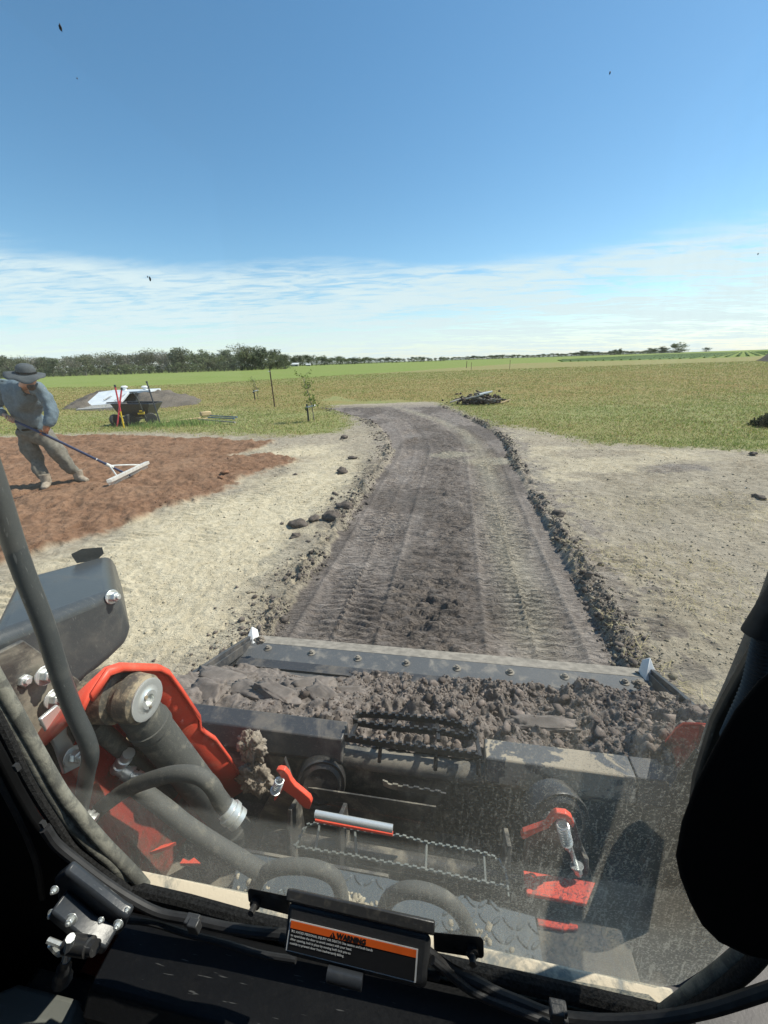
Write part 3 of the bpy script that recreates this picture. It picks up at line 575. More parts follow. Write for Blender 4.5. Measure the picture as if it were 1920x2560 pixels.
protos = [tree_proto(0, 10, 900, True, GB, .9), tree_proto(1, 10, 1500, False, G1), tree_proto(2, 10, 2000, False, G3, 1.1), tree_proto(3, 10, 1700, False, G2, 1.2), tree_proto(4, 10, 650, True, GB, 1.1), tree_proto(5, 10, 1300, True, (.18, .19, .12), 1.0), tree_proto(6, 10, 2200, False, G2, 1.7), tree_proto(7, 10, 2200, False, G3, 1.6)]
adj = ['grey half bare', 'mid green', 'dense dark green', 'bright green', 'thin grey bare', 'grey green thin', 'low wide green bush', 'low wide dark bush']
used = set()
SEC = [(135, 'above the hat'), (255, 'left of the shelter'), (420, 'beyond shelter and cart'), (560, 'right of the cart'), (800, 'beyond the tall post')]
ORD = 'leftmost second third fourth fifth sixth seventh eighth ninth tenth eleventh twelfth thirteenth fourteenth fifteenth sixteenth'.split(); cnt = {}
def tlabel(px, k, row):
    sec = [n_ for x_, n_ in SEC if px < x_][0]; key = (sec, k, row); i = cnt.get(key, 0); cnt[key] = i+1
    return '%s %s %s in the %s, %s' % (ORD[i], adj[k], '' if 'bush' in adj[k] else 'tree', {'f': 'front row', 'b': 'rear row', 'u': 'undergrowth'}[row], sec)
def put_tree(px, below, hpx, k, label, group, wide=1.0):
    if len(label) == 1: label = ' '.join(tlabel(px, int(k), label).split())
    p = GW(px, hor(px)+below); dist = p@_f-EYE*_f[2]; Hm = hpx*dist/FPX
    r = protos[k] if k not in used else dup(protos[k]); used.add(k); r.location = (p[0], p[1], 0); r.rotation_euler = (0, 0, rng.uniform(0, 6.28)); r.scale = (Hm/10*wide, Hm/10*wide, Hm/10)
    tagd(r, label, 'tree', group); return r
LG = 'trees of the left shelterbelt'
px = -30
while px < 725:
    if px < 430: k = rng.choice([0, 0, 4, 5, 5, 1])
    else: k = rng.choice([1, 1, 2, 3, 5, 2])
    top = np.interp(px, [0, 60, 150, 300, 420, 500, 560, 630, 690, 725], [42, 54, 47, 50, 56, 48, 46, 60, 44, 28])
    put_tree(px, rng.uniform(7.5, 9.5), top*rng.uniform(.82, 1.06), k, 'f', LG, 1.05); px += rng.uniform(13, 21)
px = -30
while px < 715:
    put_tree(px, rng.uniform(6.3, 7), np.interp(px, [0, 700], [42, 38])*rng.uniform(.85, 1.05), rng.choice([1, 2, 5, 7] if px < 430 else [1, 2, 3]), 'b', LG, 1.2); px += rng.uniform(20, 30)
px = -30
while px < 720:
    put_tree(px, rng.uniform(8.6, 9.8), rng.uniform(15, 25), rng.choice([6, 7]), 'u', 'bushes along the foot of the left shelterbelt', 1.3); px += rng.uniform(16, 26)
px = 722
while px < 1110:
    t = np.interp(px, [720, 780, 900, 1000, 1110], [26, 22, 15, 12, 10]); put_tree(px, rng.uniform(2.4, 3.2), t*rng.uniform(.75, 1.1), rng.choice([1, 2, 3, 7]), 'one distant tree of the low line beyond the middle of the field', 'distant trees in the middle of the horizon', 1.35); px += rng.uniform(7, 12)
px = 1110
while px < 1700:
    put_tree(px, rng.uniform(1.1, 1.5), rng.uniform(5.5, 9.5), rng.choice([2, 6, 7, 7]), 'one tiny tree of the far line along the right horizon', 'far trees along the right horizon', 2.4); px += rng.uniform(8, 13)
for px_, h_, k, lb in ((1455, 12, 7, 'blocky dark tree clump, leftmost of the darker clumps on the right horizon'), (1535, 12, 7, 'blocky dark tree clump midway along the right horizon'), (1550, 14, 2, 'small upright dark tree beside the middle clump on the right horizon'), (1625, 13, 7, 'low dark tree left of the tallest tree on the right horizon'), (1655, 16, 2, 'mid sized tree directly left of the tallest one on the right horizon'), (1694, 24, 3, 'tallest dark round tree on the right horizon'), (1765, 10, 7, 'small isolated dark bush right of the tallest horizon tree')):
    put_tree(px_, 1.3, h_, k, lb, None, 1.5)
WHT = simple('white_panel', (0.62, 0.66, 0.68), 0.45, 0.08, 4); WHT2 = simple('white_roof_metal', (0.75, 0.75, 0.73), 0.5, 0.08, 1)
GREYW = simple('weathered_grey_wall', (0.30, 0.29, 0.27), 0.8, 0.2, 1)
def barn(px, wpx, hpx, label):
    p = GW(px, hor(px)+3.3); d = p@_f; s = d/FPX; W, Hh = wpx*s, hpx*s; r = empty('farm_building', (p[0], p[1], 0), 0, label, 'building', 'far farm buildings')
    MB().box((0, 0, Hh*.27), (W, W*.5, Hh*.54)).build('wall', GREYW, r)
    MB().prism([(-W*.54, -W*.29, Hh*.545), (-W*.54, W*.29, Hh*.545), (-W*.54, 0, Hh)], (W*1.08, 0, 0)).build('roof', WHT2, r)
    MB().box((W*.2, -W*.252, Hh*.2), (W*.2, .06, Hh*.38)).build('door', INSTL, r)
barn(738, 17, 8, 'larger far farm building with a white roof in front of the distant trees'); barn(771, 11, 5, 'smaller far farm building with a pale roof right of the larger one')
WOOD = simple('weathered_wood', (0.30, 0.245, 0.17), 0.85, 0.35, 12, bumpd=0.004, detail=8); RUST = simple('rusty_post_steel', (0.11, 0.065, 0.045), 0.8, 0.4, 25, bumpd=0.002)
WOODG = simple('grey_driftwood', (0.34, 0.31, 0.27), 0.9, 0.35, 14, bumpd=0.005); WOODD = simple('dark_wet_wood', (0.07, 0.055, 0.045), 0.9, 0.4, 14, bumpd=0.005)
# far fence posts
for (px_, y0, y1, lb) in ((1166, 904, 920, 'leaning dark post, leftmost of the far fence posts'), (1178, 908, 925, 'thin pale post right beside the leaning dark one'), (1274, 902, 922, 'thin upright far post standing alone on the right')):
    p = GW(px_, y1); d = p@_f; t = (y1-y0)*d/FPX; o = MB().tube([(0, 0, -.1), (0.05 if px_ < 1170 else 0, 0, t)], .055 if px_ < 1170 else .03, 6).lathe((0.05 if px_ < 1170 else 0, 0, t-.02), (0, 0, 1), [(0, .06), (.03, .06), (.06, .02)], 6).build('fence_post', RUST); o.location = (p[0], p[1], 0); tagd(o, lb, 'fence post', 'far fence posts')
# tall steel post
p = GW(687, 1018); q = WY(674, 922, p[1]); t = MB(); dx = q[0]-p[0]
t.prism([(-.022, -.004, -.2), (.022, -.004, -.2), (.022, .004, -.2), (-.022, .004, -.2)], (dx, 0, q[2]+.2)).prism([(-.004, 0, -.2), (.004, 0, -.2), (.004, .035, -.2), (-.004, .035, -.2)], (dx, 0, q[2]+.2))
r = empty('tall_post', (p[0], p[1], gz1(p[0], p[1])), 0, 'tall rusty steel post leaning slightly in the grass left of the sapling', 'post'); t.build('shaft', RUST, r)
for i in range(9): MB().box((dx*(i+1)/10, -.012, q[2]*(i+1)/10), (.018, .016, .02)).build('stud', RUST, r)
MB().box((dx-.03, 0, q[2]-.08), (.09, .01, .02)).build('wire_clip', ZINC, r)
# saplings with stakes
def sapling(bx, by, stake_top, tip, label, sc, nleaf, seed):
    p = GW(bx, by); Y = p[1]; rg = np.random.default_rng(seed); r = empty('sapling', (p[0], p[1], gz1(p[0], p[1])), 0, label, 'sapling'); L = lambda px, py, y=0: WY(px, py, Y+y)-np.array([p[0], p[1], 0])
    top = L(*tip); b = L(bx+14*sc, by); mid = (top+b)/2+V((.05, 0, 0)); stem = cat([b, mid, top], 6)
    m = MB().tube(stem, np.linspace(.014, .005, len(stem)), 6)
    tips = []
    for k in range(26):
        i = rg.integers(len(stem)//2-2, len(stem)); q = stem[i]; a = rg.uniform(0, 6.28); l = rg.uniform(.12, .34)*top[2]/1.3; e = q+V((math.cos(a)*l, math.sin(a)*l*.8, l*rg.uniform(-.2, 1.0))); m.tube([q, (q+e)/2+V((0, 0, .02)), e], [.005, .004, .002], 4, caps=False); tips += [q+(e-q)*f for f in (.4, .6, .8, 1.0)]
    m.build('stem', BARK, r); tips = np.array(tips); n = nleaf; c = tips[rg.integers(0, len(tips), n)]+rg.normal(0, .03, (n, 3)); s = rg.uniform(.02, .042, n); A = rg.normal(0, 1, (n, 3)); A /= np.linalg.norm(A, axis=1)[:, None]; Bv = np.cross(A, rg.normal(0, 1, (n, 3))); Bv /= np.linalg.norm(Bv, axis=1)[:, None]
    P = np.stack([c-A*s[:, None], c+Bv*s[:, None]*.5, c+A*s[:, None], c-Bv*s[:, None]*.5], 1); T = np.array([.16, .22, .045])*rg.uniform(.6, 1.5, (n, 1)); o = fast_mesh('leaves', P.reshape(-1, 3), np.arange(n*4).reshape(n, 4), LEAFM, r, np.repeat(T, 4, 0)); o['kind'] = 'stuff'
    st = L(*stake_top); MB().prism([(-.022, -.02, -.2), (.022, -.02, -.2), (.022, .02, -.2), (-.022, .02, -.2)], (st[0], 0, st[2]+.2)).build('stake', INSTL, r)
    z = st[2]*.80; MB().tube(cat([V((st[0]-.03, -.03, z)), V(((st[0]+b[0])/2, -.05, z+.03)), V((b[0]+.03, 0, z+.05)), V((b[0]+.03, .04, z+.04)), V((st[0], .04, z))], 4), .022, 6).build('tie_sleeve', WHT, r)
    m = MB(); m.tube(cat([V((st[0]-.02, -.03, z-.01)), V((st[0]-.04, -.03, z-.04)), V((st[0], -.03, z-.08))], 4), .02, 6).build('tie_knot', RUBBER, r)
sapling(772, 1054, (767, 1010), (757, 945), 'leafy young sapling tied to a dark stake nearest the lane', 1, 300, 3)
sapling(637, 998, (634, 972), (634, 950), 'thin small sapling on a short dark stake farther back at left', .6, 90, 4)
# dirt mound round the storm shelter
def mound(name, pts, hgt, label, col=(.13, .115, .095), seed=5, res=90, door=None):
    P = poly_w(pts); c = P.mean(0); lo, hi = P.min(0), P.max(0); x, y = np.meshgrid(np.linspace(lo[0], hi[0], res), np.linspace(lo[1], hi[1], res//2), indexing='ij'); d = sdf(P, x, y)
    z = hgt*ss(d, -.1, min(hi[1]-lo[1], 3)*.5)*(.75+.6*(fbm(x*1.2, y*1.2, seed)))+(fbm(x*4, y*4, seed+1, 5)-.5)*.34*ss(d, 0, .4)-.12*(d < 0)
    if door is not None: z = np.where(z > 0, z*(1-.93*ss(sdf(door, x, y), -.45, -.1)), z)
    v = np.stack([x-c[0], y-c[1], z], -1).reshape(-1, 3); I = np.arange(x.size).reshape(x.shape); q = np.stack([I[:-1, :-1], I[1:, :-1], I[1:, 1:], I[:-1, 1:]], -1).reshape(-1, 4)
    T = np.tile(col, (len(v), 1))*(.7+.6*fbm(x*2, y*2, seed+3)).reshape(-1, 1); o = fast_mesh(name, v, q, CLOD, None, T, True); o.location = (c[0], c[1], 0); tagd(o, label, 'dirt mound', kind='stuff'); return o
_Y = GW(209, 1018)[1]; mound('dirt_mound', [(150, 1024), (175, 1006), (230, 998), (330, 994), (430, 990), (505, 998), (498, 1010), (400, 1020), (260, 1026)], 0.40, 'low grey earth mound heaped round the white storm shelter', (.13, .112, .092), door=np.array([GW(180, 1045)[:2], GW(312, 1038)[:2], WY(326, 979, _Y+1.9)[:2], WY(247, 980, _Y+2.1)[:2]]))
mound('far_dirt_heap', [(1893, 901.5), (1925, 893), (1990, 891), (1990, 902), (1925, 905)], 1.3, 'dark earth heap cut off by the right edge of the view', (.09, .075, .06), 9, 50)
# storm shelter: sloped white door slab and flat top with vents
Ys = GW(209, 1018)[1]
A0 = GW(209, 1018); A1 = GW(300, 1011); B0 = WY(247, 980, Ys+2.0); B1 = WY(322, 979, Ys+1.75)
r = empty('storm_shelter', (A0[0], A0[1], 0), 0, 'white storm shelter door sloping out of a grey earth mound', 'storm shelter'); sub_ = lambda a: V(a)-V((A0[0], A0[1], 0))
MB().prism([sub_(A0)+V((0, 0, .06)), sub_(A1)+V((0, 0, .06)), sub_(B1), sub_(B0)], (0, .03, -.10)).build('door', WHT, r, bevel=.01)
nn = lambda a, b, c, d, s, t: (V(a)*(1-s)+V(b)*s)*(1-t)+(V(d)*(1-s)+V(c)*s)*t
q = lambda s, t: nn(sub_(A0)+V((0, 0, .07)), sub_(A1)+V((0, 0, .07)), sub_(B1), sub_(B0), s, t)+V((0, -.02, .02))
MB().tube([q(.46, .30), q(.50, .36), q(.54, .50), q(.58, .60)], .025, 6).build('handle', INSTL, r); MB().tube([q(.62, .05), q(1.05, .05)], .03, 6).build('lower_rail', INSTL, r)
MB().tube([q(.80, .18), q(.97, .75)], .012, 6).build('seam', INSTL, r)
E1 = WY(376, 975, Ys+1.9); MB().prism([sub_(B0), sub_(B1)+V((0, .1, 0)), sub_(E1), sub_(E1)+V((0, 1.0, .02)), sub_(B0)+V((0, 1.2, .02))], (0, 0, -.10)).build('top_slab', WHT, r, bevel=.01)
for px_ in (312, 363):
    v_ = sub_(WY(px_, 974, Ys+2.4)); MB().lathe(v_-V((0, 0, .05)), (0, 0, 1), [(0, .09), (.14, .09), (.15, .15), (.19, .16), (.24, .08)], 12).build('roof_vent', WHT2, r)
A2 = sub_(GW(190, 1027)); MB().prism([A2+V((0, 0, .05)), sub_(GW(300, 1020))+V((0, 0, .05)), sub_(A1)+V((0, 0, .05)), sub_(A0)+V((0, 0, .05))], (0, 0, -.08)).build('footing', GREYW, r)
# garden cart
cw = GW(322, 1064); Yc = cw[1]; cr_ = empty('garden_cart', (cw[0], cw[1], gz1(cw[0], cw[1])), 0, 'black dump cart with four fat wheels standing in the grass', 'cart'); Lc = lambda px, py, y=0: WY(px, py, Yc+y)-V((cw[0], cw[1], 0))
tl, tr_, br_, bl_ = Lc(278, 1012), Lc(372, 1012), Lc(362, 1040), Lc(293, 1040); m = MB()
top = [tl, tr_, tr_+V((0, .75, 0)), tl+V((0, .75, 0))]; bot = [bl_+V((0, .12, 0)), br_+V((0, .12, 0)), br_+V((0, .62, 0)), bl_+V((0, .62, 0))]
k = MB(); vs = top+bot; k.add(vs, [(0, 1, 5, 4), (1, 2, 6, 5), (2, 3, 7, 6), (3, 0, 4, 7), (4, 5, 6, 7)]); k.build('tub', PLAST, cr_, solid=.02, bevel=.01)
MB().tube([t_+V((0, 0, .01)) for t_ in top], .02, 6, closed=True).build('tub_rim', PLAST, cr_)
for (px_, py_, yo) in ((289, 1052, 0), (326, 1054, -.05), (340, 1048, .6), (378, 1048, .1)):
    c_ = Lc(px_, py_, yo); R_ = .165 if yo < .3 else .15; ax = V((.55, -.83, 0)) if px_ > 350 else V((.92, -.38, 0))
    c_[2] = R_; wq = MB().lathe(c_-unit(ax)*.05, ax, [(0, R_*.55), (0, R_*.9), (.02, R_), (.08, R_), (.10, R_*.9), (.10, R_*.55)], 20).build('wheel', RUBBER, cr_); MB().lathe(c_-unit(ax)*.055, ax, [(0, R_*.2), (0, R_*.52), (.11, R_*.52), (.11, R_*.2)], 14).build('rim', INSTL, wq)
MB().box((bl_+br_)/2+V((0, .36, -.05)), (.62, .08, .04)).box(Lc(300, 1046, .3), (.05, .6, .05)).box(Lc(362, 1044, .25), (.05, .5, .05)).build('chassis', INSTL, cr_)
m = MB().tube(cat([Lc(365, 1046, -.05), Lc(352, 1015, -.12), Lc(341, 992, -.2)], 4), .018, 8); m.tube([Lc(325, 981, -.25), Lc(335, 984, -.22), Lc(341, 992, -.2), Lc(343, 981, -.12), Lc(325, 981, -.25)], .013, 6); m.build('handle', TUBEG, cr_)
YEL = simple('yellow_plastic', (0.75, 0.48, 0.02), 0.5, .1, 5); m = MB().box(Lc(353, 1028, -.06), (.10, .05, .035)).box(Lc(351, 1034, -.06), (.13, .05, .05)).box(Lc(359, 1033, -.08), (.04, .07, .07)); m.build('dump_latch', YEL, cr_, bevel=.006)
MB().box(Lc(309, 1012, .25), (.22, .05, .06)).build('tub_load', WOOD, cr_)
# crossed marking poles and a dark rod
PINK = simple('pink_red_pole', (0.62, 0.05, 0.07), 0.5, .15, 8); 
for (a, b, two, lb) in (((304, 976), (292, 1068), False, 'all red marking pole crossing in front of the cart, foot at left'), ((288, 968), (310, 1070), True, 'red marking pole with a yellow foot crossing in front of the cart')):
    f0 = GW(*b); t0 = WY(a[0], a[1], f0[1]+(.05 if two else .2)); r = empty('marking_pole', (f0[0], f0[1], gz1(f0[0], f0[1])), 0, lb, 'pole', 'crossed marking poles'); d = V(t0)-V((f0[0], f0[1], 0))
    MB().tube([d*.42, d], .021, 8).build('upper_shaft', PINK, r); MB().tube([V((0, 0, -.03)), d*.42], .019, 8).build('lower_shaft', YEL if two else PINK, r); MB().lathe(d, d, [(0, .026), (.06, .026), (.07, .012)], 8).build('cap', INSTL, r)
f0 = GW(403, 1063); t0 = WY(367, 956, f0[1]+.2); d = V(t0)-V((f0[0], f0[1], 0)); r = empty('digging_bar', (f0[0], f0[1], gz1(f0[0], f0[1])), 0, 'dark steel digging bar stuck in the ground right of the cart', 'digging bar'); MB().tube([V((0, 0, -.1)), d], .02, 8).build('shaft', INSTL, r); MB().lathe(d-unit(d)*.01, d, [(0, .026), (.03, .03), (.04, .02)], 8).build('head', INSTL, r)
# tools and boards lying on the grass
def lay(name, a, b, w_, h_, mat, label, cat_, z=.05, grp=None):
    A_ = GW(*a); B_ = GW(*b); d = B_-A_; L_ = np.linalg.norm(d); o = MB().box((0, 0, 0), (L_, w_, h_)).build(name, mat, bevel=min(w_, h_)*.2); o.location = ((A_+B_)/2+V((0, 0, z+gz1(*((A_+B_)/2)[:2])))).tolist(); o.rotation_euler = (0, 0, math.atan2(d[1], d[0])); tagd(o, label, cat_, grp); return o
WOODY = simple('new_pine', (0.50, 0.37, 0.20), 0.8, .2, 6)
lay('timber_block', (502, 1044), (528, 1041), .14, .14, WOODY, 'short pale timber block lying in the grass', 'timber block', .12)
lay('timber_board', (495, 1050), (520, 1047), .10, .05, WOODY, 'pale board offcut lying under the timber block', 'board', .03)
BLUEP = simple('blue_grey_pipe', (0.10, 0.17, 0.24), 0.5, .2, 6)
for a, b, m_, lb in (((525, 1043), (592, 1047), BLUEP, 'blue handled tool lying right of the timber block, rear one'), ((520, 1047), (585, 1050), BLUEP, 'blue handled tool lying right of the timber block, front one'), ((498, 1054), (588, 1062), WOODG, 'thin pale stick lying in front of the blue handled tools'), ((398, 1062), (500, 1049), WOODY, 'long pale pole lying on the grass behind the weeds')):
    A_ = GW(*a); B_ = GW(*b); o = MB().tube([V((0, 0, 0)), B_-A_], .018, 6).lathe((B_-A_)*.98, B_-A_, [(0, .026), (.05, .026)], 6).build('long_handled_tool' if m_ is BLUEP else 'wooden_stick', m_); o.location = (A_[0], A_[1], gz1(A_[0], A_[1])+.06); tagd(o, lb, 'tool' if m_ is BLUEP else 'stick')
# brush and log pile
lp = GW(1200, 1008); pile = []
names = ['dark rotten', 'grey barkless', 'pale split', 'dark brown']
for k in range(30):
    rg = np.random.default_rng(500+k); t = rg.normal(0, .45); t = max(-1, min(1, t)); hz = max(.03, (.36*(1-abs(t)**1.3))*rg.random()); L_ = rg.uniform(.25, .75); r_ = rg.uniform(.02, .05); a = rg.normal(0, .7)+(3.14 if rg.random() < .5 else 0); d = V((math.cos(a), math.sin(a)*.6, rg.normal(0, .28)))*L_*.5; d[2] = min(d[2], hz*.9)
    c_ = V((lp[0]+t*.78, lp[1]+rg.normal(0, .22), hz+.02)); pts = cat([-d, V(rg.normal(0, .02, 3)), d], 3); m_ = [WOODD, WOODG, WOOD, WOODD][rg.integers(0, 4)]; o = MB().tube(pts, np.linspace(r_, r_*.7, len(pts)), 7).build('log', m_); o.location = c_.tolist(); tagd(o, 'one log of the heap of dead wood on the grass beyond the lane', 'log', 'logs of the dead wood heap')
for (px_, py_, dd, m_, lb) in ((1210, 984, (.30, .05, .06), WHT2, 'bleached white log on top of the dead wood heap'), (1232, 1004, (.3, 0, .09), WOODG, 'pale log leaning at the right foot of the dead wood heap'), (1262, 1004, (.22, .1, .05), WOODY, 'pale stick lying apart at the right of the dead wood heap'), (1137, 1002, (.22, .1, .05), WOODG, 'grey stick lying apart at the left of the dead wood heap'), (1188, 992, (.42, 0, .08), WOODG, 'long grey log lying across the front of the dead wood heap')):
    q_ = WY(px_, py_, lp[1]-.3); d = V(dd); o = MB().tube([-d*.8, d*.1, d], [.04, .045, .03] if 'white' in lb else [.03, .035, .02], 8).build('log', m_); o.location = (q_[0], q_[1], max(q_[2], .05)); tagd(o, lb, 'log')
n = 350; x = lp[0]+rng.normal(0, .42, n); z = np.abs(rng.normal(0, .13, n)); T = np.tile([.07, .055, .045], (n, 1))*rng.uniform(.5, 2.2, (n, 1)); o = rocks('wood_litter', np.stack([x, lp[1]+rng.normal(0, .2, n), z], -1), rng.uniform(.02, .07, n), T, CLOD); tagd(o, 'dark bark litter and roots filling the dead wood heap', 'bark litter', kind='stuff')
# dark leafy clump standing in for a shadow at the right edge
p = GW(1925, 1066); r = empty('shadow_clump', (p[0], p[1], 0), 0, 'dark low leaf clump standing in for a shadow cut off by the right edge of the photo', 'bush'); n = 1400; c = rng.normal(0, 1, (n, 3)); c /= np.linalg.norm(c, axis=1)[:, None]; c *= rng.uniform(.3, 1, (n, 1))*np.array([.42, .3, .27]); c[:, 2] = np.abs(c[:, 2]); P = c[:, None, :]+rng.normal(0, .02, (n, 4, 3)); fast_mesh('foliage', P.reshape(-1, 3), np.arange(n*4).reshape(n, 4), LEAFM, r, np.tile([.03, .042, .02], (n*4, 1)))
m = MB(); [m.tube([V((0, 0, 0)), V((math.cos(a)*.2, math.sin(a)*.15, .2))], [.012, .005], 5) for a in np.linspace(0, 6, 9)]; m.build('shadow_clump_stems', BARK, r)
# ================================================================ PERSON
def skin(name, joints, edges, mat, parent, root=0, sub=2, noise_=0.0):
    me = bpy.data.meshes.new(name); me.from_pydata([tuple(j[0]) for j in joints], edges, []); o = bpy.data.objects.new(name, me); COL.objects.link(o)
    md = o.modifiers.new('skin', 'SKIN'); md.use_smooth_shade = True
    bm = bmesh.new(); bm.from_mesh(me); L_ = bm.verts.layers.skin.verify(); bm.verts.ensure_lookup_table()
    for i, j in enumerate(joints):
        rr = j[1] if hasattr(j[1], '__len__') else (j[1], j[1]); bm.verts[i][L_].radius = rr; bm.verts[i][L_].use_root = (i == root)
    bm.to_mesh(me); bm.free(); s_ = o.modifiers.new('sub', 'SUBSURF'); s_.levels = sub; s_.render_levels = sub
    dg = bpy.context.evaluated_depsgraph_get(); m2 = bpy.data.meshes.new_from_object(o.evaluated_get(dg)); o.modifiers.clear(); o.data = m2; m2.materials.clear(); m2.materials.append(mat)
    if noise_:
        for v in m2.vertices:
            q_ = v.co; k_ = mnoise.fractal(Vector((q_.x*9, q_.y*9, q_.z*5)), 1, 2, 4); v.co += v.normal*k_*noise_
    for p_ in m2.polygons: p_.use_smooth = True
    o.parent = parent; return o
SKIN = simple('skin', (0.50, 0.28, 0.19), .55, .12, 20); SHIRT = simple('blue_grey_shirt', (0.12, 0.165, 0.195), .85, .14, 30, bumpd=.004); TROU = simple('grey_brown_trousers', (0.16, 0.148, 0.12), .9, .2, 22, bumpd=.004)
HATM = simple('dark_grey_hat', (0.062, 0.072, 0.078), .85, .15, 30); BOOT = simple('dusty_boot', (0.30, 0.25, 0.19), .85, .25, 20, bumpd=.003); GLOV = simple('orange_work_glove', (0.42, 0.16, 0.08), .8, .2, 30)
Yp = 5.45; ft = GW(110, 1222); Pr = empty('person', (ft[0], ft[1], gz1(ft[0], ft[1])), 0, 'person in a wide brimmed hat and blue grey shirt raking the red soil', 'person')
PP = lambda px, py, y=0: WY(px, py, Yp+y)-V((ft[0], ft[1], 0))
fL = GW(118, 1222)-V((ft[0], ft[1], 0)); fR = GW(205, 1208)-V((ft[0], ft[1], 0)); yL = fL[1]+ft[1]-Yp; yR = fR[1]+ft[1]-Yp
pel, sp1, sp2, chest, neck = PP(84, 1082, .06), PP(76, 1058, .03), PP(66, 1030, -.06), PP(56, 986, -.20), PP(66, 962, -.32)
shR, elR, wrR = PP(106, 977, -.24), PP(133, 1034, -.28), PP(118, 1076, -.38); shL, elL, wrL = PP(10, 966, -.12), PP(-10, 1024, .0), PP(14, 1043, -.18)
hL, kL, aL = PP(62, 1092, .05), PP(88, 1152, .02), PP(117, 1206, yL+.03); hR, kR, aR = PP(108, 1090, .06), PP(156, 1150, (yR+.05)/2), PP(198, 1196, yR+.04)
hd0, hd1 = PP(74, 958, -.42), PP(74, 941, -.45); haR, haL = PP(114, 1086, -.38), PP(26, 1048, -.24)
J = [(pel, (.09, .07)), (sp1, (.09, .07)), (sp2, (.09, .07)), (chest, (.10, .07)), (neck, .05), (hd0, (.078, .085)), (hd1, (.085, .095)), (shL, .045), (elL, .038), (wrL, .026), (shR, .045), (elR, .038), (wrR, .026), (hL, .06), (kL, .05), (aL, .04), (hR, .06), (kR, .05), (aR, .04), (haL, (.035, .02)), (haR, (.035, .02))]
body = skin('body', J, [(0, 1), (1, 2), (2, 3), (3, 4), (4, 5), (5, 6), (3, 7), (7, 8), (8, 9), (3, 10), (10, 11), (11, 12), (0, 13), (13, 14), (14, 15), (0, 16), (16, 17), (17, 18), (9, 19), (12, 20)], SKIN, Pr)
fd = unit(PP(104, 985, -.72)-hd0)   # gaze direction
side = unit(np.cross(fd, (0, 0, 1))); upv = np.cross(side, fd); fm = MB()
hc = hd0+V((0, 0, .03)); fm.lathe(hc+fd*.085+upv*.01, fd*.9-upv*.5, [(0, .013), (.02, .012), (.028, .004)], 8)
for s_ in (-1, 1):
    fm.lathe(hc+side*s_*.083-fd*.005, side*s_, [(0, .022), (.012, .026), (.016, .012)], 8)
def fingers(c, ax, curl, mb_):
    ax = unit(ax); lat = unit(np.cross(ax, curl)); cu = unit(curl)
    for i, l in enumerate((.066, .075, .070, .055)):
        b = V(c)+lat*(i-1.5)*.020+ax*.03; mb_.tube(cat([b, b+ax*l*.45+cu*.012, b+ax*l*.6+cu*.04, b+ax*l*.25+cu*.058], 3), [.0095]*9+[.007], 6)
    b = V(c)-lat*.03; mb_.tube(cat([b, b-lat*.018+ax*.02+cu*.02, b-lat*.006+ax*.03+cu*.045], 3), [.011]*6+[.008], 6)
rk1 = GW(324, 1196); hand_dir = unit(V(WY(322, 1193, Yp-.15))-V((ft[0], ft[1], 0))-haR)
hm = MB(); fingers(haL, haL-wrL, (0, -.6, -.7), hm); 
gm = MB(); fingers(haR, haR-wrR, (0, .5, .6), gm)
bm = bmesh.new(); bm.from_mesh(body.data)
for mm in (fm, hm):
    tmp = bpy.data.meshes.new('t'); tmp.from_pydata([tuple(v) for v in mm.v], [], mm.f); bm.from_mesh(tmp)
bm.to_mesh(body.data); bm.free()
for s_ in (-1, 1): MB().lathe(hc+fd*.076+side*s_*.031+upv*.022, fd, [(0, .011), (.006, .010), (.01, .004)], 8).build('eye', INBLK, Pr)
MB().tube(cat([hc+fd*.078-side*.022-upv*.045, hc+fd*.088-upv*.043, hc+fd*.078+side*.022-upv*.045], 3), .005, 5).build('mouth', simple('lips', (.28, .12, .09), .6), Pr)
MB().lathe(hc+fd*.03-upv*.085, -upv*.6+fd, [(0, .04), (.04, .038), (.055, .02)], 10).build('beard', simple('dark_beard', (.06, .04, .03), .9), Pr)
sh = skin('shirt', [(pel+V((0, 0, -.02)), (.178, .135)), (sp2, (.172, .130)), (chest, (.180, .130)), (neck*.55+chest*.45, .085), (shL, .082), (elL, .072), (wrL, .045), (shR, .084), (elR, .078), (wrR, .046)], [(0, 1), (1, 2), (2, 3), (2, 4), (4, 5), (5, 6), (2, 7), (7, 8), (8, 9)], SHIRT, Pr, 0, 3, .034)
skin('trousers', [(sp1+V((0, 0, -.05)), (.135, .11)), (pel, (.165, .125)), (hL, .128), (kL, .094), (V((aL[0], aL[1], .09)), .074), (hR, .128), (kR, .094), (V((aR[0], aR[1], .09)), .074)], [(0, 1), (1, 2), (2, 3), (3, 4), (1, 5), (5, 6), (6, 7)], TROU, Pr, 0, 3, .034)
MB().tube([chest*0+sp1+V((-.13, -.07, -.09)), sp1+V((0, -.14, -.1)), sp1+V((.13, -.07, -.09))], .015, 6).build('belt', INBLK, Pr)
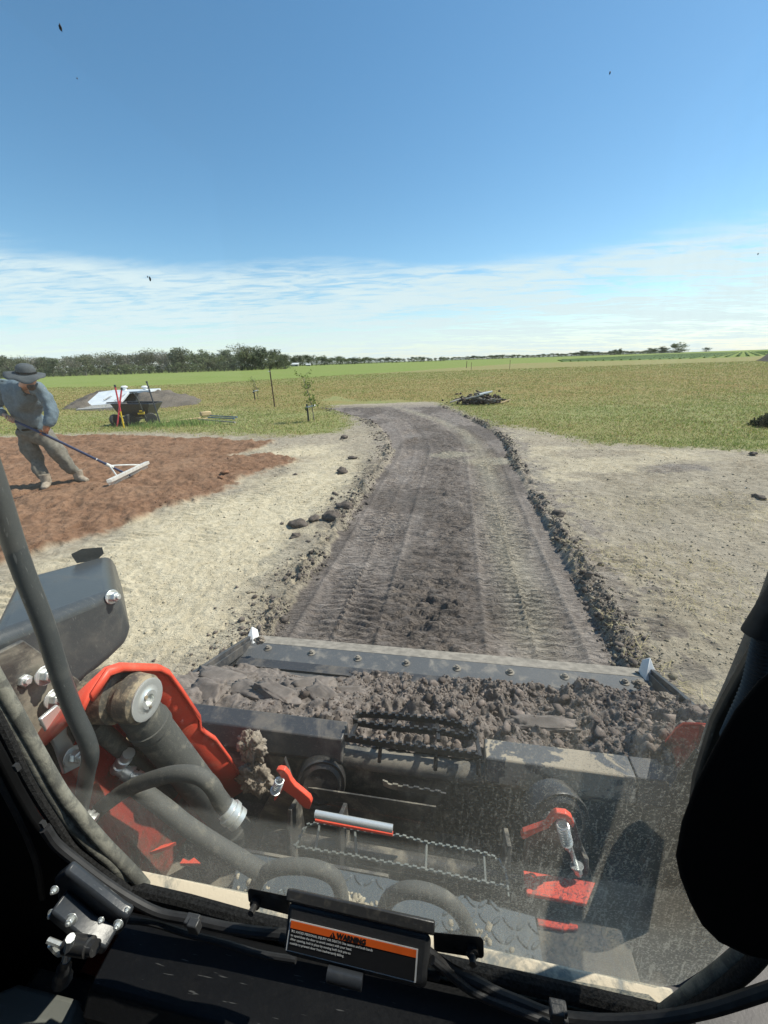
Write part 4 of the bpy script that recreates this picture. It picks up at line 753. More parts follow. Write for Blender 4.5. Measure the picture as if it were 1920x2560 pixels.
for a_, dx_, dy_ in ((aL, .06, -.13), (aR, .13, -.06)):
    g = V((a_[0], a_[1], 0)); d = unit((dx_, dy_, 0)); lt = V((-d[1], d[0], 0)); m = MB()
    prof = [(-.08, .035, .10), (-.04, .045, .11), (.03, .048, .095), (.09, .052, .07), (.15, .048, .055), (.19, .03, .04)]; vs = []
    for (t_, wd, ht) in prof:
        c_ = g+d*t_; vs += [c_-lt*wd+V((0, 0, .0)), c_-lt*wd+V((0, 0, ht*.6)), c_-lt*wd*.5+V((0, 0, ht)), c_+lt*wd*.5+V((0, 0, ht)), c_+lt*wd+V((0, 0, ht*.6)), c_+lt*wd+V((0, 0, 0))]
    f = [(i*6+k_, i*6+(k_+1) % 6, (i+1)*6+(k_+1) % 6, (i+1)*6+k_) for i in range(5) for k_ in range(6)]+[(0, 1, 2, 3, 4, 5), tuple(range(30, 36))]
    m.add(vs, f); m.build('boot', BOOT, Pr, 60, sub=1)
    MB().tube([a_+V((0, 0, .09)), V((a_[0], a_[1], .05))], [.066, .060], 12).build('boot_shaft', BOOT, Pr)
skin('glove', [(wrR*.8+elR*.2, .04), (wrR, .038), (haR, (.05, .032))], [(0, 1), (1, 2)], GLOV, Pr); gm.build('glove_fingers', GLOV, Pr, 60)
# hat: crown and wavy wide brim
hx = unit(upv*.9+fd*.12+V((0, 0, .5))); hb = hc+hx*.055-fd*.01; u_ = unit(np.cross(hx, (0, 1, 0))); w_ = np.cross(hx, u_)
MB().lathe(hb-hx*.01, hx, [(0, .094), (.03, .096), (.065, .090), (.095, .076), (.112, .046), (.117, .01)], 24).build('hat_crown', HATM, Pr, 60)
MB().lathe(hb+hx*.003, hx, [(0, .098), (.022, .098)], 24).build('hat_band', INBLK, Pr)
m = MB(); n = 40; vs = []
for j, rr in enumerate((.088, .12, .155, .19)):
    for i in range(n):
        a = 2*math.pi*i/n; q_ = math.cos(a)*u_+math.sin(a)*w_; e = (1.12 if q_@V((-1, 0, 0)) > .3 else .92); vs.append(hb+q_*rr*e+hx*(-.045*(j/3)**1.5+.028*math.sin(a*2+.6)*(j/3)+.012*math.sin(a*5)*(j/3)))
m.add(vs, [(j*n+i, j*n+(i+1) % n, (j+1)*n+(i+1) % n, (j+1)*n+i) for j in range(3) for i in range(n)]); m.build('hat_brim', HATM, Pr, 60, solid=.006)
# landscape rake held by the person
hd_end = PP(30, 1050, -.24)+V((ft[0], ft[1], 0)); g1 = PP(116, 1088, -.40)+V((ft[0], ft[1], 0)); hr0, hr1 = GW(277, 1226), GW(371, 1177); hm_ = (hr0+hr1)/2+V((0, 0, .06))
r = empty('landscape_rake', tuple(GW(324, 1200)[:2])+(0,), 0, 'wide aluminium landscape rake with a long blue handle on red soil', 'rake'); o0 = V((r.location.x, r.location.y, 0))
BLUEH = simple('blue_handle', (0.02, 0.032, 0.085), .35, .1, 10); ALU = simple('pale_aluminium', (0.70, 0.68, 0.62), .4, .12, 20, metal=.3)
MB().tube([hd_end-o0, g1-o0, hm_-o0], .0165, 10).build('handle', BLUEH, r)
hdir = unit(hm_-g1); jn = hm_-hdir*.30
z_ = gz1(hr0[0], hr0[1]); h0, h1 = hr0-o0+V((0, 0, .05+z_)), hr1-o0+V((0, 0, .05+z_)); MB().prism([h0+V((-.01, -.02, -.012)), h0+V((.03, .03, -.012)), h0+V((.03, .03, .035)), h0+V((-.01, -.02, .035))], h1-h0).build('head_bar', ALU, r, bevel=.003)
for f_ in (.2, .80): MB().tube(cat([jn-o0, (jn-o0)*.5+(h0*(1-f_)+h1*f_)*.5+V((0, 0, .02)), h0*(1-f_)+h1*f_+V((0, 0, .03))], 5), .011, 8).build('brace', ALU, r)
MB().tube([jn-o0-hdir*.05, jn-o0+hdir*.05], .024, 10).build('socket', ALU, r); MB().tube([(g1*.45+hm_*.55)-o0, (g1*.44+hm_*.56)-o0], .0175, 10).build('handle_sticker', WHT2, r)
t0 = MB().box((0, 0, -.03), (.009, .006, .07)).build('tine', ALU, r); t0.location = h0.tolist()
for i in range(1, 34): c_ = t0.copy(); COL.objects.link(c_); c_.parent = r; c_.location = (h0+(h1-h0)*i/33).tolist()
# ================================================================ BUCKET
def M2W(a): return (float(a[0]*_R[0]+a[1]*_F[0]), float(a[0]*_R[1]+a[1]*_F[1]), float(a[2]))
class Rig:
    """Machine-frame builder: geometry is given in machine coordinates and stored relative to the thing's base."""
    def __init__(s, name, base, label, cat_): s.b = V(base); s.root = empty(name, M2W(base), -HEAD, label, cat_)
    def mk(s, mb, name, mat, parent=None, **k):
        o = mb.build(name, mat, parent or s.root, **k); o.data.transform(Matrix.Translation(tuple(-s.b))); return o
def wpx(px, py, D, w): return w*D/(ray(px, py)@_F)/FPX      # size in metres of w photo pixels at forward distance D
def path(D, pts, n=5, sm=True):
    P = [PF(x, y, D) for x, y in pts]; return cat(P, n) if sm else P
def crenel(P, h, th, nt, thick=.006, up=(0, 0, 1), duty=.5):
    """Thin upright strip with square teeth along its top."""
    P = [V(p) for p in P]; L_ = [0]; 
    for a, b in zip(P, P[1:]): L_.append(L_[-1]+np.linalg.norm(b-a))
    def at(s): return V([np.interp(s, L_, [p[i] for p in P]) for i in range(3)])
    up = unit(up); mb = MB(); T = L_[-1]
    for i in range(nt):
        for (a, b, hh) in ((i/nt, (i+duty)/nt, h+th), ((i+duty)/nt, (i+1)/nt, h)):
            p, q = at(a*T), at(b*T); d = unit(q-p); s_ = unit(np.cross(d, up))*thick*.5
            mb.prism([p-s_, q-s_, q-s_+up*hh, p-s_+up*hh], 2*s_)
    return mb
def hexbolt(p, ax, r, h=None, washer=True):
    h = h or r*.9; m = MB()
    if washer: m.lathe(p, ax, [(0, r*1.55), (r*.25, r*1.55)], 18)
    m.lathe(V(p)+unit(ax)*(r*.25 if washer else 0), ax, [(0, r), (h*.85, r), (h, r*.86)], 6); m.lathe(V(p)+unit(ax)*(r*.25+h), ax, [(-.001, r*.55), (h*.35, r*.5)], 10); return m
BK = Rig('loader_bucket', (-.07, 1.3, 0), 'wide black loader bucket full of dark soil lying flat on the graded lane', 'bucket')
uL, uR = -1.10, .96; ZE = .045; RX = (uR-uL, 0, 0)
def sec(pts, u0, u1): return [V((u0, y, z)) for y, z in pts], (u1-u0, 0, 0)
k = lambda pts, u0=uL, u1=uR: MB().prism(*sec(pts, u0, u1))
BK.mk(k([(1.555, 0.0), (1.70, 0.0), (1.70, ZE-.002), (1.555, ZE-.002)]), 'cutting_edge', EDGE, bevel=.002)
BK.mk(k([(1.701, 0.0), (1.81, -.02), (1.81, .004), (1.701, ZE-.002)]), 'cutting_edge_lip', EDGED)
BK.mk(k([(1.55, .004), (1.553, .05), (.98, .055), (.98, .004)], uL+.02, uR-.02), 'floor_plate', EDGE)
BK.mk(k([(1.50, .056), (1.553, .056), (1.553, .066), (1.50, .062)], uL+.02, uR-.02), 'wear_strip', BUCK)
for px_, py_ in ((670, 1621), (779, 1632.6), (894.5, 1646.5), (1015.6, 1657.9), (1142.7, 1670.6), (1275, 1681), (1412, 1692), (1562, 1706)):
    p = PZ(px_, py_, ZE); BK.mk(hexbolt((p[0], p[1], ZE-.001), (0, 0, 1), .0135, .013), 'edge_bolt', EDGED, bevel=.001)
for sgn, L_, tp in ((-1, uL, [(628, 1590), (560, 1632), (440, 1712), (330, 1790)]), (1, uR, [(1625, 1672), (1690, 1725), (1765, 1795), (1850, 1880)])):
    T = [PL(x, y, L_) for x, y in tp]; yz = [(p[1], p[2]) for p in T]; yb = yz[-1][0]; poly = [V((L_, y, z)) for y, z in yz]+[V((L_, yz[-1][0], .01)), V((L_, yz[0][0]+.03, .01))]
    BK.mk(MB().prism(poly, (sgn*.018, 0, 0)), 'side_plate', BUCK, bevel=.002)
    rim = [V((L_-sgn*.012, y-.01, z-.012)) for y, z in yz]; BK.mk(MB().prism([rim[0], rim[-1], rim[-1]-V((0, 0, .065)), rim[0]-V((0, -.01, .05))], (sgn*.010, 0, 0)), 'side_stiffener', BUCK, bevel=.002)
    tip = V((L_, yz[0][0], yz[0][1]))
    m = MB(); a = tip+V((-sgn*.035, -.055, -.06)); m.add([a, a+V((sgn*.075, 0, 0)), a+V((sgn*.075, .09, -.07)), a+V((0, .09, -.07)), tip+V((sgn*.005, .03, .045)), tip+V((-sgn*.02, .045, .015))], [(0, 1, 4), (1, 2, 4), (2, 3, 5, 4), (3, 0, 5), (0, 4, 5), (0, 3, 2, 1)])
    BK.mk(m, 'side_cutter', EDGE if False else WHT2, bevel=.003)
    for dy, dz in ((-.06, -.05), (-.10, -.11)): BK.mk(hexbolt(tip+V((-sgn*.012, dy, dz)), (-sgn, 0, 0), .013), 'cutter_bolt', EDGED)
BAR = [(.935, .415), (.868, .415), (.842, .352), (.855, .318), (.95, .318)]
BK.mk(k(BAR, uL+.02, -.312), 'rear_bar', BUCK, bevel=.004); BK.mk(k(BAR, .118, .52), 'rear_bar', BARCLAY, bevel=.004); BK.mk(k([(y, z) for y, z in BAR], .522, .60), 'bar_end_gusset', BUCK, bevel=.003); BK.mk(k([(y, z-.02) for y, z in BAR], .602, uR-.02), 'rear_bar', BUCK, bevel=.004)
BK.mk(MB().tube([V((-.315, .885, .325)), V((.12, .885, .325))], .033, 16), 'torsion_tube', paint('dusty_tube', (.06, .06, .058), .5, .8, (.22, .20, .165), 10, lo=.4, hi=.6))
BK.mk(k([(.954, .317), (.958, .05), (.80, .03), (.79, .06), (.84, .10), (.86, .317)], uL+.03, uR-.03), 'back_plate', BLACKD)
BK.mk(k([(.785, .30), (.789, .30), (.775, .12), (.771, .12)], -.52, -.02), 'quick_hitch_plate', BLACKD)
# serrated step frame let into the bar
def rp(pts, z): return [V(PZ(x, y, z)) for x, y in pts]
g1 = cat(rp([(862, 1852), (1000, 1872), (1198, 1897)], .425), 4); g2 = cat(rp([(885, 1812), (960, 1824), (1110, 1838), (1165, 1850), (1190, 1842)], .430), 4); g3 = cat(rp([(885, 1812), (900, 1793), (990, 1798), (1090, 1808), (1150, 1820), (1180, 1842), (1190, 1855)], .435), 4)
BK.mk(crenel(g1, .020, .009, 17), 'step_tread_front', BLACK); BK.mk(crenel(g2, .018, .009, 14), 'step_tread_middle', BLACK); BK.mk(crenel(g3, .018, .009, 18), 'step_tread_rear', BLACK)
for a, b in (((870, 1850), (888, 1812)), ((968, 1835), (988, 1798)), ((1092, 1855), (1088, 1810)), ((1196, 1896), (1186, 1848))): BK.mk(MB().prism([V(PZ(*a, .432)), V(PZ(a[0]+9, a[1]+1, .432)), V(PZ(b[0]+9, b[1]+1, .432)), V(PZ(*b, .432))], (0, 0, .012)), 'step_crossbar', BLACK)
for a, b in (((951, 1868), (948, 1905)), ((1090, 1885), (1088, 1925)), ((1196, 1898), (1196, 1940))): BK.mk(MB().tube([V(PZ(*a, .425)), V(PF(*b, .838))], .006, 6), 'step_strut', BLACK)
# soil heaped in the bucket
nu, ny = 420, 170; U, Yb = np.meshgrid(np.linspace(uL+.012, uR-.012, nu), np.linspace(.90, 1.60, ny), indexing='ij')
prof = .052+.30*ss(1.62-Yb, .06, .64)**.9; hgt = prof+(fbm(U*5, Yb*5, 201)-.5)*.12+((fbm(U*20, Yb*20, 202, 5)-.5)*.10-np.abs(fbm(U*16, Yb*16, 212, 5)-.5)*.16+.02)*(.35+.65*ss(U, -.55, -.1))+.05*ss(U, .55, .95)*ss(Yb, 1.6, 1.3)+.03*ss(Yb, 1.2, 1.45)*ss(U, -.2, .3)
fr = 1.535-.035*fbm(U*6, U*0, 203)-.05*ss(-U, .2, .8); hgt = np.where(Yb > fr+.04*(fbm(U*3, U*0+3, 204)-.3), .03, np.maximum(hgt, .02)); hgt = np.minimum(hgt, .43-.05*(Yb < .95))
Vb = np.stack([U, Yb, hgt], -1).reshape(-1, 3)-BK.b; I = np.arange(nu*ny).reshape(nu, ny); Qb = np.stack([I[:-1, :-1], I[1:, :-1], I[1:, 1:], I[:-1, 1:]], -1).reshape(-1, 4)
o = fast_mesh('soil_load', Vb, Qb, DIRTH, None, None, True); o.location = M2W(BK.b); o.rotation_euler = (0, 0, -HEAD); tagd(o, 'heap of loose dark crumbly soil filling the loader bucket', 'soil', kind='stuff')
n = 13000; u = rng.uniform(-.75, uR-.03, n)*1.0; y = rng.uniform(.93, 1.56, n); ii = np.clip(((u-uL-.012)/(uR-uL-.024)*(nu-1)).astype(int), 0, nu-1); jj = np.clip(((y-.90)/.70*(ny-1)).astype(int), 0, ny-1); z = hgt[ii, jj]; kk = (z > .035) & (rng.random(n) < .25+.75*ss(u, -.7, .1)); u, y, z = u[kk], y[kk], z[kk]; s = np.clip(rng.lognormal(-6.15, .78, len(u)), .0018, .026); c = np.array([.15, .122, .105])*rng.uniform(.6, 1.5, (len(u), 1))
o = rocks('soil_load_clods', np.stack([u, y, z+s*.3], -1)-BK.b, s, c, CLOD, None, 1, .8, .55); o.location = M2W(BK.b); o.rotation_euler = (0, 0, -HEAD); tagd(o, 'crumbled clods lying on top of the soil in the bucket', 'clods', kind='stuff')
# smeared clay slabs at the left of the load
slabs = [((560, 1712), .26, .10, .05, 'long smeared clay slab at the front left of the bucket load'), ((640, 1745), .24, .085, .045, 'wide cracked clay slab in the middle of the left load'), ((520, 1745), .16, .10, .05, 'reddish clay slab against the left side plate of the bucket'), ((775, 1712), .22, .075, .045, 'clay slab lying at the front of the load below the third edge bolt'), ((700, 1765), .20, .06, .05, 'broken clay slab standing on edge behind the rear bar at left'), ((870, 1735), .17, .06, .04, 'pale topped clay slab left of the crumbly heap'), ((600, 1690), .15, .06, .04, 'small clay slab under the left end of the cutting edge'), ((810, 1765), .16, .07, .045, 'dark clay slab just left of the serrated step'), ((1350, 1838), .20, .05, .03, 'flat clay slab resting against the right half of the rear bar')]
for i, ((px_, py_), l_, w_, h_, lb) in enumerate(slabs):
    p = PZ(px_, py_, .30 if py_ > 1740 else .20); bv, bf = ico(4); r_ = np.array([1+.34*mnoise.fractal(Vector(q)*2.6+Vector((i*5., 0, 0)), .8, 2, 6) for q in bv]); P = np.sign(bv)*np.abs(bv)**.55*r_[:, None]*np.array([l_*.5, w_*.5, h_*.42])
    gi = int(np.clip((p[0]-uL)/(uR-uL)*(nu-1), 0, nu-1)); gj = int(np.clip((p[1]-.9)/.70*(ny-1), 0, ny-1))
    o = fast_mesh('clay_slab', P, bf, SLABM, None, None, False); o.location = M2W((p[0], p[1], hgt[gi, gj]+h_*.22)); o.rotation_euler = (rng.normal(0, .22)+.15, rng.normal(0, .12), -HEAD+rng.normal(0, .25)); tagd(o, lb, 'clay slab', 'clay slabs in the bucket')
def mudclump(px_, py_, D, s, label, n=70):
    c0 = PF(px_, py_, D); bv, bf = ico(5); sd_ = Vector((px_*.1, 2, 3)); r_ = np.array([1+.55*mnoise.fractal(Vector(q)*1.5+sd_, .7, 2.1, 7)+.22*abs(mnoise.noise(Vector(q)*9+sd_)) for q in bv]); o = fast_mesh('mud_clump', bv*r_[:, None]*s*np.array([1.25, .9, 1.45 if n > 50 else .8]), bf, CLOD, None, np.tile([.24, .205, .165], (len(bv), 1))*(.75+.5*rng.random((len(bv), 1))), True); o.location = M2W(c0); o.rotation_euler = (0, 0, -HEAD); tagd(o, label, 'mud clump')
mudclump(628, 1865, .80, .032, 'upper crumbly mud clump stuck between the left lift arm and the bucket'); mudclump(640, 1945, .78, .034, 'lower crumbly mud clump hanging under the first one beside the left lift arm'); mudclump(650, 1600, 1.60, .020, 'mud balls stuck on the bolts at the left tip of the bucket', 26); mudclump(1600, 1712, 1.60, .022, 'dark mud stuck on the right corner of the cutting edge', 34); mudclump(1665, 1745, 1.40, .020, 'mud smear with clods clinging inside the right side plate', 40)
# ================================================================ LOADER
LD = Rig('compact_track_loader', (-.05, 0, 0), 'orange and black compact track loader seen from inside its own cab', 'track loader')
mk = LD.mk
# --- left lift arm
La, Lb = -.80, -.625
rim = [(206, 1775), (224, 1735), (266, 1672), (300, 1661), (395, 1664), (418, 1676), (452, 1722), (497, 1790), (496, 1813), (510, 1826), (534, 1842), (572, 1893), (621, 1966)]
near = [PL(x, y, Lb) for x, y in rim]; far = [V((La, p[1]-.02, p[2]-.15)) for p in near]
arm = mk(MB().prism(far+[V((La, far[-1][1]-.10, far[-1][2]-.25)), V((La, .20, far[-1][2]-.3)), V((La, .10, .65))], (-.014, 0, 0)), 'lift_arm', ORSHADE, bevel=.002)
m = MB(); nf = len(near); vs = near+far; m.add(vs, [(i, i+1, nf+i+1, nf+i) for i in range(nf-1)]); mk(m, 'arm_guard', ORANGE, arm, solid=.009, ang=50)
m = MB(); nl = len(near)-1; q_ = near[1:]; m.add([p+V((.002, 0, .002)) for p in q_]+[p+V((.006, -.004, -.012)) for p in q_], [(i, i+1, nl+i+1, nl+i) for i in range(nl-1)]); mk(m, 'guard_lip', ORANGE, arm, solid=.007, ang=50)
c0 = PL(366, 1748, -.585)
boss = mk(MB().lathe(c0+V((.0, 0, 0)), (-1, 0, 0), [(0, .040), (.006, .046), (.035, .048), (.04, .040), (.052, .040), (.057, .052), (.10, .055), (.105, .047), (.12, .047)], 40), 'pivot_boss', CAST, arm)
mk(MB().lathe(c0+V((.0005, 0, 0)), (1, 0, 0), [(0, .040), (.003, .0405), (.0045, .036), (.0025, .029), (.004, .022), (.0075, .018), (.0075, .011), (.001, .0105)], 40), 'pin_washer', ZINC, arm)
for i, (a, rr) in enumerate(((2.1, .004), (4.4, .003))): mk(MB().lathe(c0+V((.004, .015*math.cos(a), .015*math.sin(a))), (1, 0, 0), [(0, rr), (.006, rr)], 8), 'grease_nipple', CAST, arm)
ce = PL(592, 2082, -.60); cs = c0+V((-.05, .012, -.03)); ax = unit(ce-cs); mk(MB().lathe(cs, ax, [(0, .038), (.07, .040), (.071, .043), (.09, .043), (.091, .039), (np.linalg.norm(ce-cs)-.06, .039), (np.linalg.norm(ce-cs)-.055, .043), (np.linalg.norm(ce-cs), .043)], 28), 'lift_cylinder', HOSED)
mk(MB().tube([c0+V((-.11, -.03, -.05)), c0+V((-.11, .09, -.42))], .018, 12), 'cylinder_pipe', HOSED)
def z1(x, y): return (x*.42194, 1560+y*.42194)
def z2(x, y): return (600+x*.42194, 1560+y*.42194)
def z3(x, y): return (1220+x*.42194, 1560+y*.42194)
def z4(x, y): return (x*.42194, 1960+y*.42194)
def z5(x, y): return (600+x*.42194, 1960+y*.42194)
def z6(x, y): return (1220+x*.42194, 1960+y*.42194)
hA = path(.47, [z1(*q) for q in ((500, 1230), (570, 1120), (650, 1050), (760, 975), (900, 920), (1050, 885), (1180, 900), (1260, 965), (1310, 1060), (1365, 1115))]); mk(MB().tube(hA, wpx(400, 1950, .47, 19), 14), 'hydraulic_hose', HOSED)
hB = path(.50, [z1(*q) for q in ((800, 960), (880, 1020), (1000, 1110), (1100, 1190), (1250, 1290), (1400, 1380), (1580, 1490))]); mk(MB().tube(hB, wpx(400, 2000, .50, 21), 14), 'hydraulic_hose', HOSED)
#hC = path(.46, [z1(*q) for q in ((1180, 560), (1270, 800), (1400, 1000), (1440, 1130), (1400, 1220))]); mk(MB().tube([p+V((-.02, .16, .0)) for p in hC], .020, 12), 'hydraulic_hose', RUBBER)
def fitting(a, b, D, r, name='hose_fitting'):
    p, q_ = PF(*a, D), PF(*b, D); L_ = np.linalg.norm(q_-p); return mk(MB().lathe(p, q_-p, [(0, r), (L_*.28, r), (L_*.30, r*1.22), (L_*.55, r*1.22), (L_*.57, r*.85), (L_*.7, r*.85), (L_*.72, r*1.1), (L_, r*1.1)], 16), name, ZINC)
fitting(z1(1335, 1090), z1(1415, 1160), .47, .019); fitting(z1(765, 765), z1(690, 860), .52, .012); fitting(z1(700, 850), z1(840, 930), .52, .014); fitting(z1(500, 1140), z1(560, 1170), .42, .012)
mk(MB().lathe(PF(*z1(790, 690), .56), (0, .1, -1), [(0, .022), (.05, .02), (.05, .014), (.09, .014)], 16), 'cylinder_port', CAST)
# --- dark knee casting with bolts
Lk = -.82
poly = [PL(x, y, Lk) for x, y in ((-40, 1600), (110, 1545), (285, 1478), (306, 1510), (326, 1575), (318, 1610), (272, 1655), (190, 1725), (-20, 1830))]
knee = mk(MB().prism(poly, PL(272, 1384, -1.10)-PL(285, 1478, Lk)), 'arm_knee_casting', KNEE, bevel=.022); knee.modifiers['bevel'].segments = 4
mk(MB().prism([PL(q[0], q[1]+10, Lk-.27) for q in ((178, 1375), (205, 1362), (255, 1358), (258, 1368), (240, 1385), (190, 1392))], (0, .0, -.008)), 'lifting_tab', KNEE, knee, bevel=.003)
for a, L_, r_ in (((279, 1492), Lk+.002, .0115), ((112, 1688), -.775, .0125), ((134, 1746), -.775, .0125), ((182, 1889), -.72, .0125), ((50, 1700), -.80, .012)): mk(hexbolt(PL(*a, L_), (1, -.1, .1), r_, .016), 'zinc_bolt', ZINC, bevel=.001)
mk(MB().prism([PL(*z1(*q), -.735) for q in ((240, 565), (345, 478), (395, 560), (400, 650), (470, 770), (500, 830), (385, 890), (335, 740))], (-.008, 0, 0)), 'zinc_bracket', ZINC, bevel=.002)
mk(MB().prism([PL(*q, -.79) for q in ((-40, 1650), (60, 1600), (200, 1700), (215, 1800), (120, 2000), (-40, 2000))], (-.01, 0, 0)), 'arm_link_plate', BLACKD, bevel=.003)
# --- guard tubes outside the door
tp = [V((-.60, .42, 2.05)), V((-.605, .42, 1.7))]+path(.42, [(-40, 1130), (-8, 1225), (48, 1400), (110, 1560), (143, 1665), (181, 1771), (215, 1845), (226, 1889), (217, 1935), (200, 2030), (180, 2120)]); mk(MB().tube(tp, wpx(143, 1665, .42, 21), 18), 'guard_tube', TUBEG)
tq = [V((.33, .40, 2.05)), V((.325, .40, 1.7))]+path(.40, [(2000, 1290), (1938, 1475), (1850, 1690), (1780, 1850), (1752, 2000), (1740, 2150)]); mk(MB().tube(tq, wpx(1850, 1700, .40, 22), 18), 'guard_tube', TUBEG)
# --- right lift arm
ra = [(1618, 1930), (1660, 1858), (1690, 1822), (1708, 1809), (1752, 1811), (1800, 1850), (1900, 2000), (1900, 2280), (1700, 2400), (1560, 2350), (1470, 2140), (1505, 2060), (1545, 2015), (1600, 1985), (1622, 1975)]
R_ = [PL(x, y, .66) for x, y in ra]; rarm = mk(MB().prism(R_, (.014, 0, 0)), 'lift_arm', ORSHADE, bevel=.002)
m = MB(); rr_ = R_[0:5]; m.add(rr_+[p+V((.16, 0, 0)) for p in rr_], [(i, i+1, 6+i, 5+i) for i in range(4)]); mk(m, 'arm_guard', ORANGE, rarm, solid=.008)
m = MB(); r2 = R_[10:15]; m.add([p+V((-.012, 0, 0)) for p in r2]+[p+V((.02, 0, 0)) for p in r2], [(i, i+1, 6+i, 5+i) for i in range(4)]); mk(m, 'arm_edge_flange', ORANGE, rarm, solid=.006)
#mk(MB().lathe(PL(1690, 1990, .62), (1, 0, 0), [(0, .05), (.02, .06), (.04, .06)], 30), 'pivot_boss', CAST, rarm)
# --- quick hitch levers, springs, rod, drums
def plate(pts, D, th, name, mat, par=None, **k): return mk(MB().prism([PF(*q, D) for q in pts], (0, th, 0)), name, mat, par, **k)
plate([z2(*q) for q in ((212, 868), (232, 862), (262, 868), (285, 895), (300, 930), (325, 962), (372, 1000), (412, 1035), (424, 1062), (412, 1100), (385, 1094), (352, 1068), (330, 1040), (290, 1010), (255, 985), (205, 1052), (198, 1040), (240, 960), (250, 925), (232, 890))], .70, .014, 'hitch_lever', ORANGE, bevel=.002)
plate([z2(*q) for q in ((262, 800), (330, 1000), (300, 1180), (190, 1330), (30, 1330), (90, 1180), (190, 1000))], .735, .012, 'lever_side_plate', BLACKD, bevel=.002)
plate([z3(*q) for q in ((195, 1262), (210, 1238), (290, 1212), (345, 1192), (366, 1160), (385, 1132), (410, 1122), (465, 1128), (498, 1152), (512, 1190), (505, 1212), (485, 1188), (455, 1158), (412, 1156), (388, 1180), (360, 1212), (290, 1240), (210, 1280))], .68, .014, 'hitch_lever', ORANGE, bevel=.002)
plate([z3(*q) for q in ((360, 1140), (520, 1180), (590, 1420), (640, 1560), (560, 1700), (240, 1640), (190, 1480), (230, 1260))], .70, .014, 'lever_side_plate', BLACKD, bevel=.002)
mk(MB().box((-.06, .69, .10), (.95, .03, .16)), 'hitch_crossmember', BLACKD, bevel=.004); mk(MB().tube([V((-.52, .70, .19)), V((.42, .70, .19))], .022, 16), 'hitch_tube', BLACKD)
for u_ in (-.42, -.28, .16, .34): mk(MB().prism([V((u_, .62, .03)), V((u_, .74, .03)), V((u_, .74, .33)), V((u_, .68, .36)), V((u_, .64, .26))], (.012, 0, 0)), 'hitch_rib', BLACKD, bevel=.002)
def spring(a, b, D, r, n, wr=.0022, mat=ZINC, name='coil_spring'):
    p, q_ = PF(*a, D), PF(*b, D); d = q_-p; ax = unit(d); u_ = unit(np.cross(ax, (0, .3, 1))); w_ = np.cross(ax, u_); pts = [p+d*t+r*(math.cos(2*math.pi*n*t)*u_+math.sin(2*math.pi*n*t)*w_) for t in np.linspace(0, 1, n*10)]; return mk(MB().tube(pts, wr, 5), name, mat)
spring(z2(235, 925), z2(215, 985), .69, .011, 6); spring(z3(440, 1185), z3(465, 1290), .67, .0125, 7, .0026)
mk(hexbolt(PF(*z2(210, 985), .685), unit(PF(*z2(200, 1000), .69)-PF(*z2(235, 925), .69)), .009), 'spring_bolt', ZINC); mk(hexbolt(PF(*z3(466, 1292), .665), unit(PF(*z3(480, 1330), .67)-PF(*z3(445, 1200), .67)), .009, .02), 'spring_bolt', ZINC)
mk(MB().tube([PF(*z3(480, 1300), .67), PF(*z3(530, 1460), .66)], .006, 8), 'spring_rod', ZINC); mk(hexbolt(PF(*z3(525, 1430), .658), (.3, -.5, -1), .010, .016), 'spring_bolt', ZINC)
mk(MB().tube([PF(*z2(445, 1125), .66), PF(*z2(905, 1212), .66)], .0095, 14), 'hitch_rod', ZINC); mk(MB().tube([PF(*z2(445, 1140), .665)-V((0, 0, .012)), PF(*z2(905, 1225), .665)-V((0, 0, .012))], .006, 8), 'hitch_rod_reflection', ORANGE)  # orange tube below the zinc rod paints its red reflection
for a, D, r_ in ((z2(480, 950), .80, .075), (z3(420, 1180), .76, .085)): mk(MB().lathe(PF(*a, D), (.25, -.9, .35), [(-.05, r_), (0, r_), (.006, r_*.96), (.002, r_*.85), (.008, r_*.7), (.003, r_*.5), (.006, r_*.25)], 40), 'hinge_drum', BLACK)
# red plates at the right foot
mk(MB().prism([PZ(*z3(*q), .33) for q in ((208, 1458), (345, 1482), (636, 1530), (582, 1660), (228, 1598))], (0, 0, -.012)), 'hitch_foot_plate', ORANGE, bevel=.002)
mk(MB().prism([PZ(*z6(*q), .28) for q in ((288, 785), (532, 832), (534, 862), (480, 858), (460, 866), (298, 838))], (0, 0, -.012)), 'hitch_foot_plate', ORANGE, bevel=.002)
mk(MB().prism([PZ(*z4(*q), .30) for q in ((1400, 385), (1582, 425), (1560, 475))], (0, 0, -.01)), 'sunlit_sliver', ORANGE, bevel=.002)  # these bright orange slivers are sun patches on the red frame, built as plates
mk(MB().prism([PZ(*z4(*q), .42) for q in ((885, 405), (960, 362), (1042, 342), (1000, 368))], (0, 0, -.01)), 'sunlit_sliver', ORANGE)
mk(MB().prism([PZ(*z4(*q), .40) for q in ((1065, 470), (1085, 440), (1120, 455), (1150, 435), (1190, 470))], (0, 0, -.01)), 'sunlit_sliver', ORANGE)
# --- chassis front, step plate, grab arches and lower serrated step
mk(MB().prism([V((-.50, .62, .03)), V((.42, .62, .03)), V((.42, .60, .27)), V((-.50, .60, .27))], (0, -.30, 0)), 'chassis_front', BLACKD, bevel=.006)
mk(MB().box((-.06, .10, .34), (1.25, .34, .40)), 'chassis_body', BLACK, bevel=.01)
plate([(215, 1990), (420, 1975), (560, 2060), (650, 2120), (640, 2300), (290, 2300), (215, 2150)], .74, .012, 'arm_base_plate', ORSHADE, bevel=.002)
mk(MB().prism([V((.43, .30, .03)), V((.80, .30, .03)), V((.80, .30, .22)), V((.43, .30, .22))], (0, .55, 0)), 'track_frame', INDK, bevel=.01)
mk(MB().prism([V((-.98, .30, .03)), V((-.56, .30, .03)), V((-.56, .30, .10)), V((-.98, .30, .10))], (0, .50, 0)), 'track_frame', BLACKD, bevel=.01)
ZS = .36
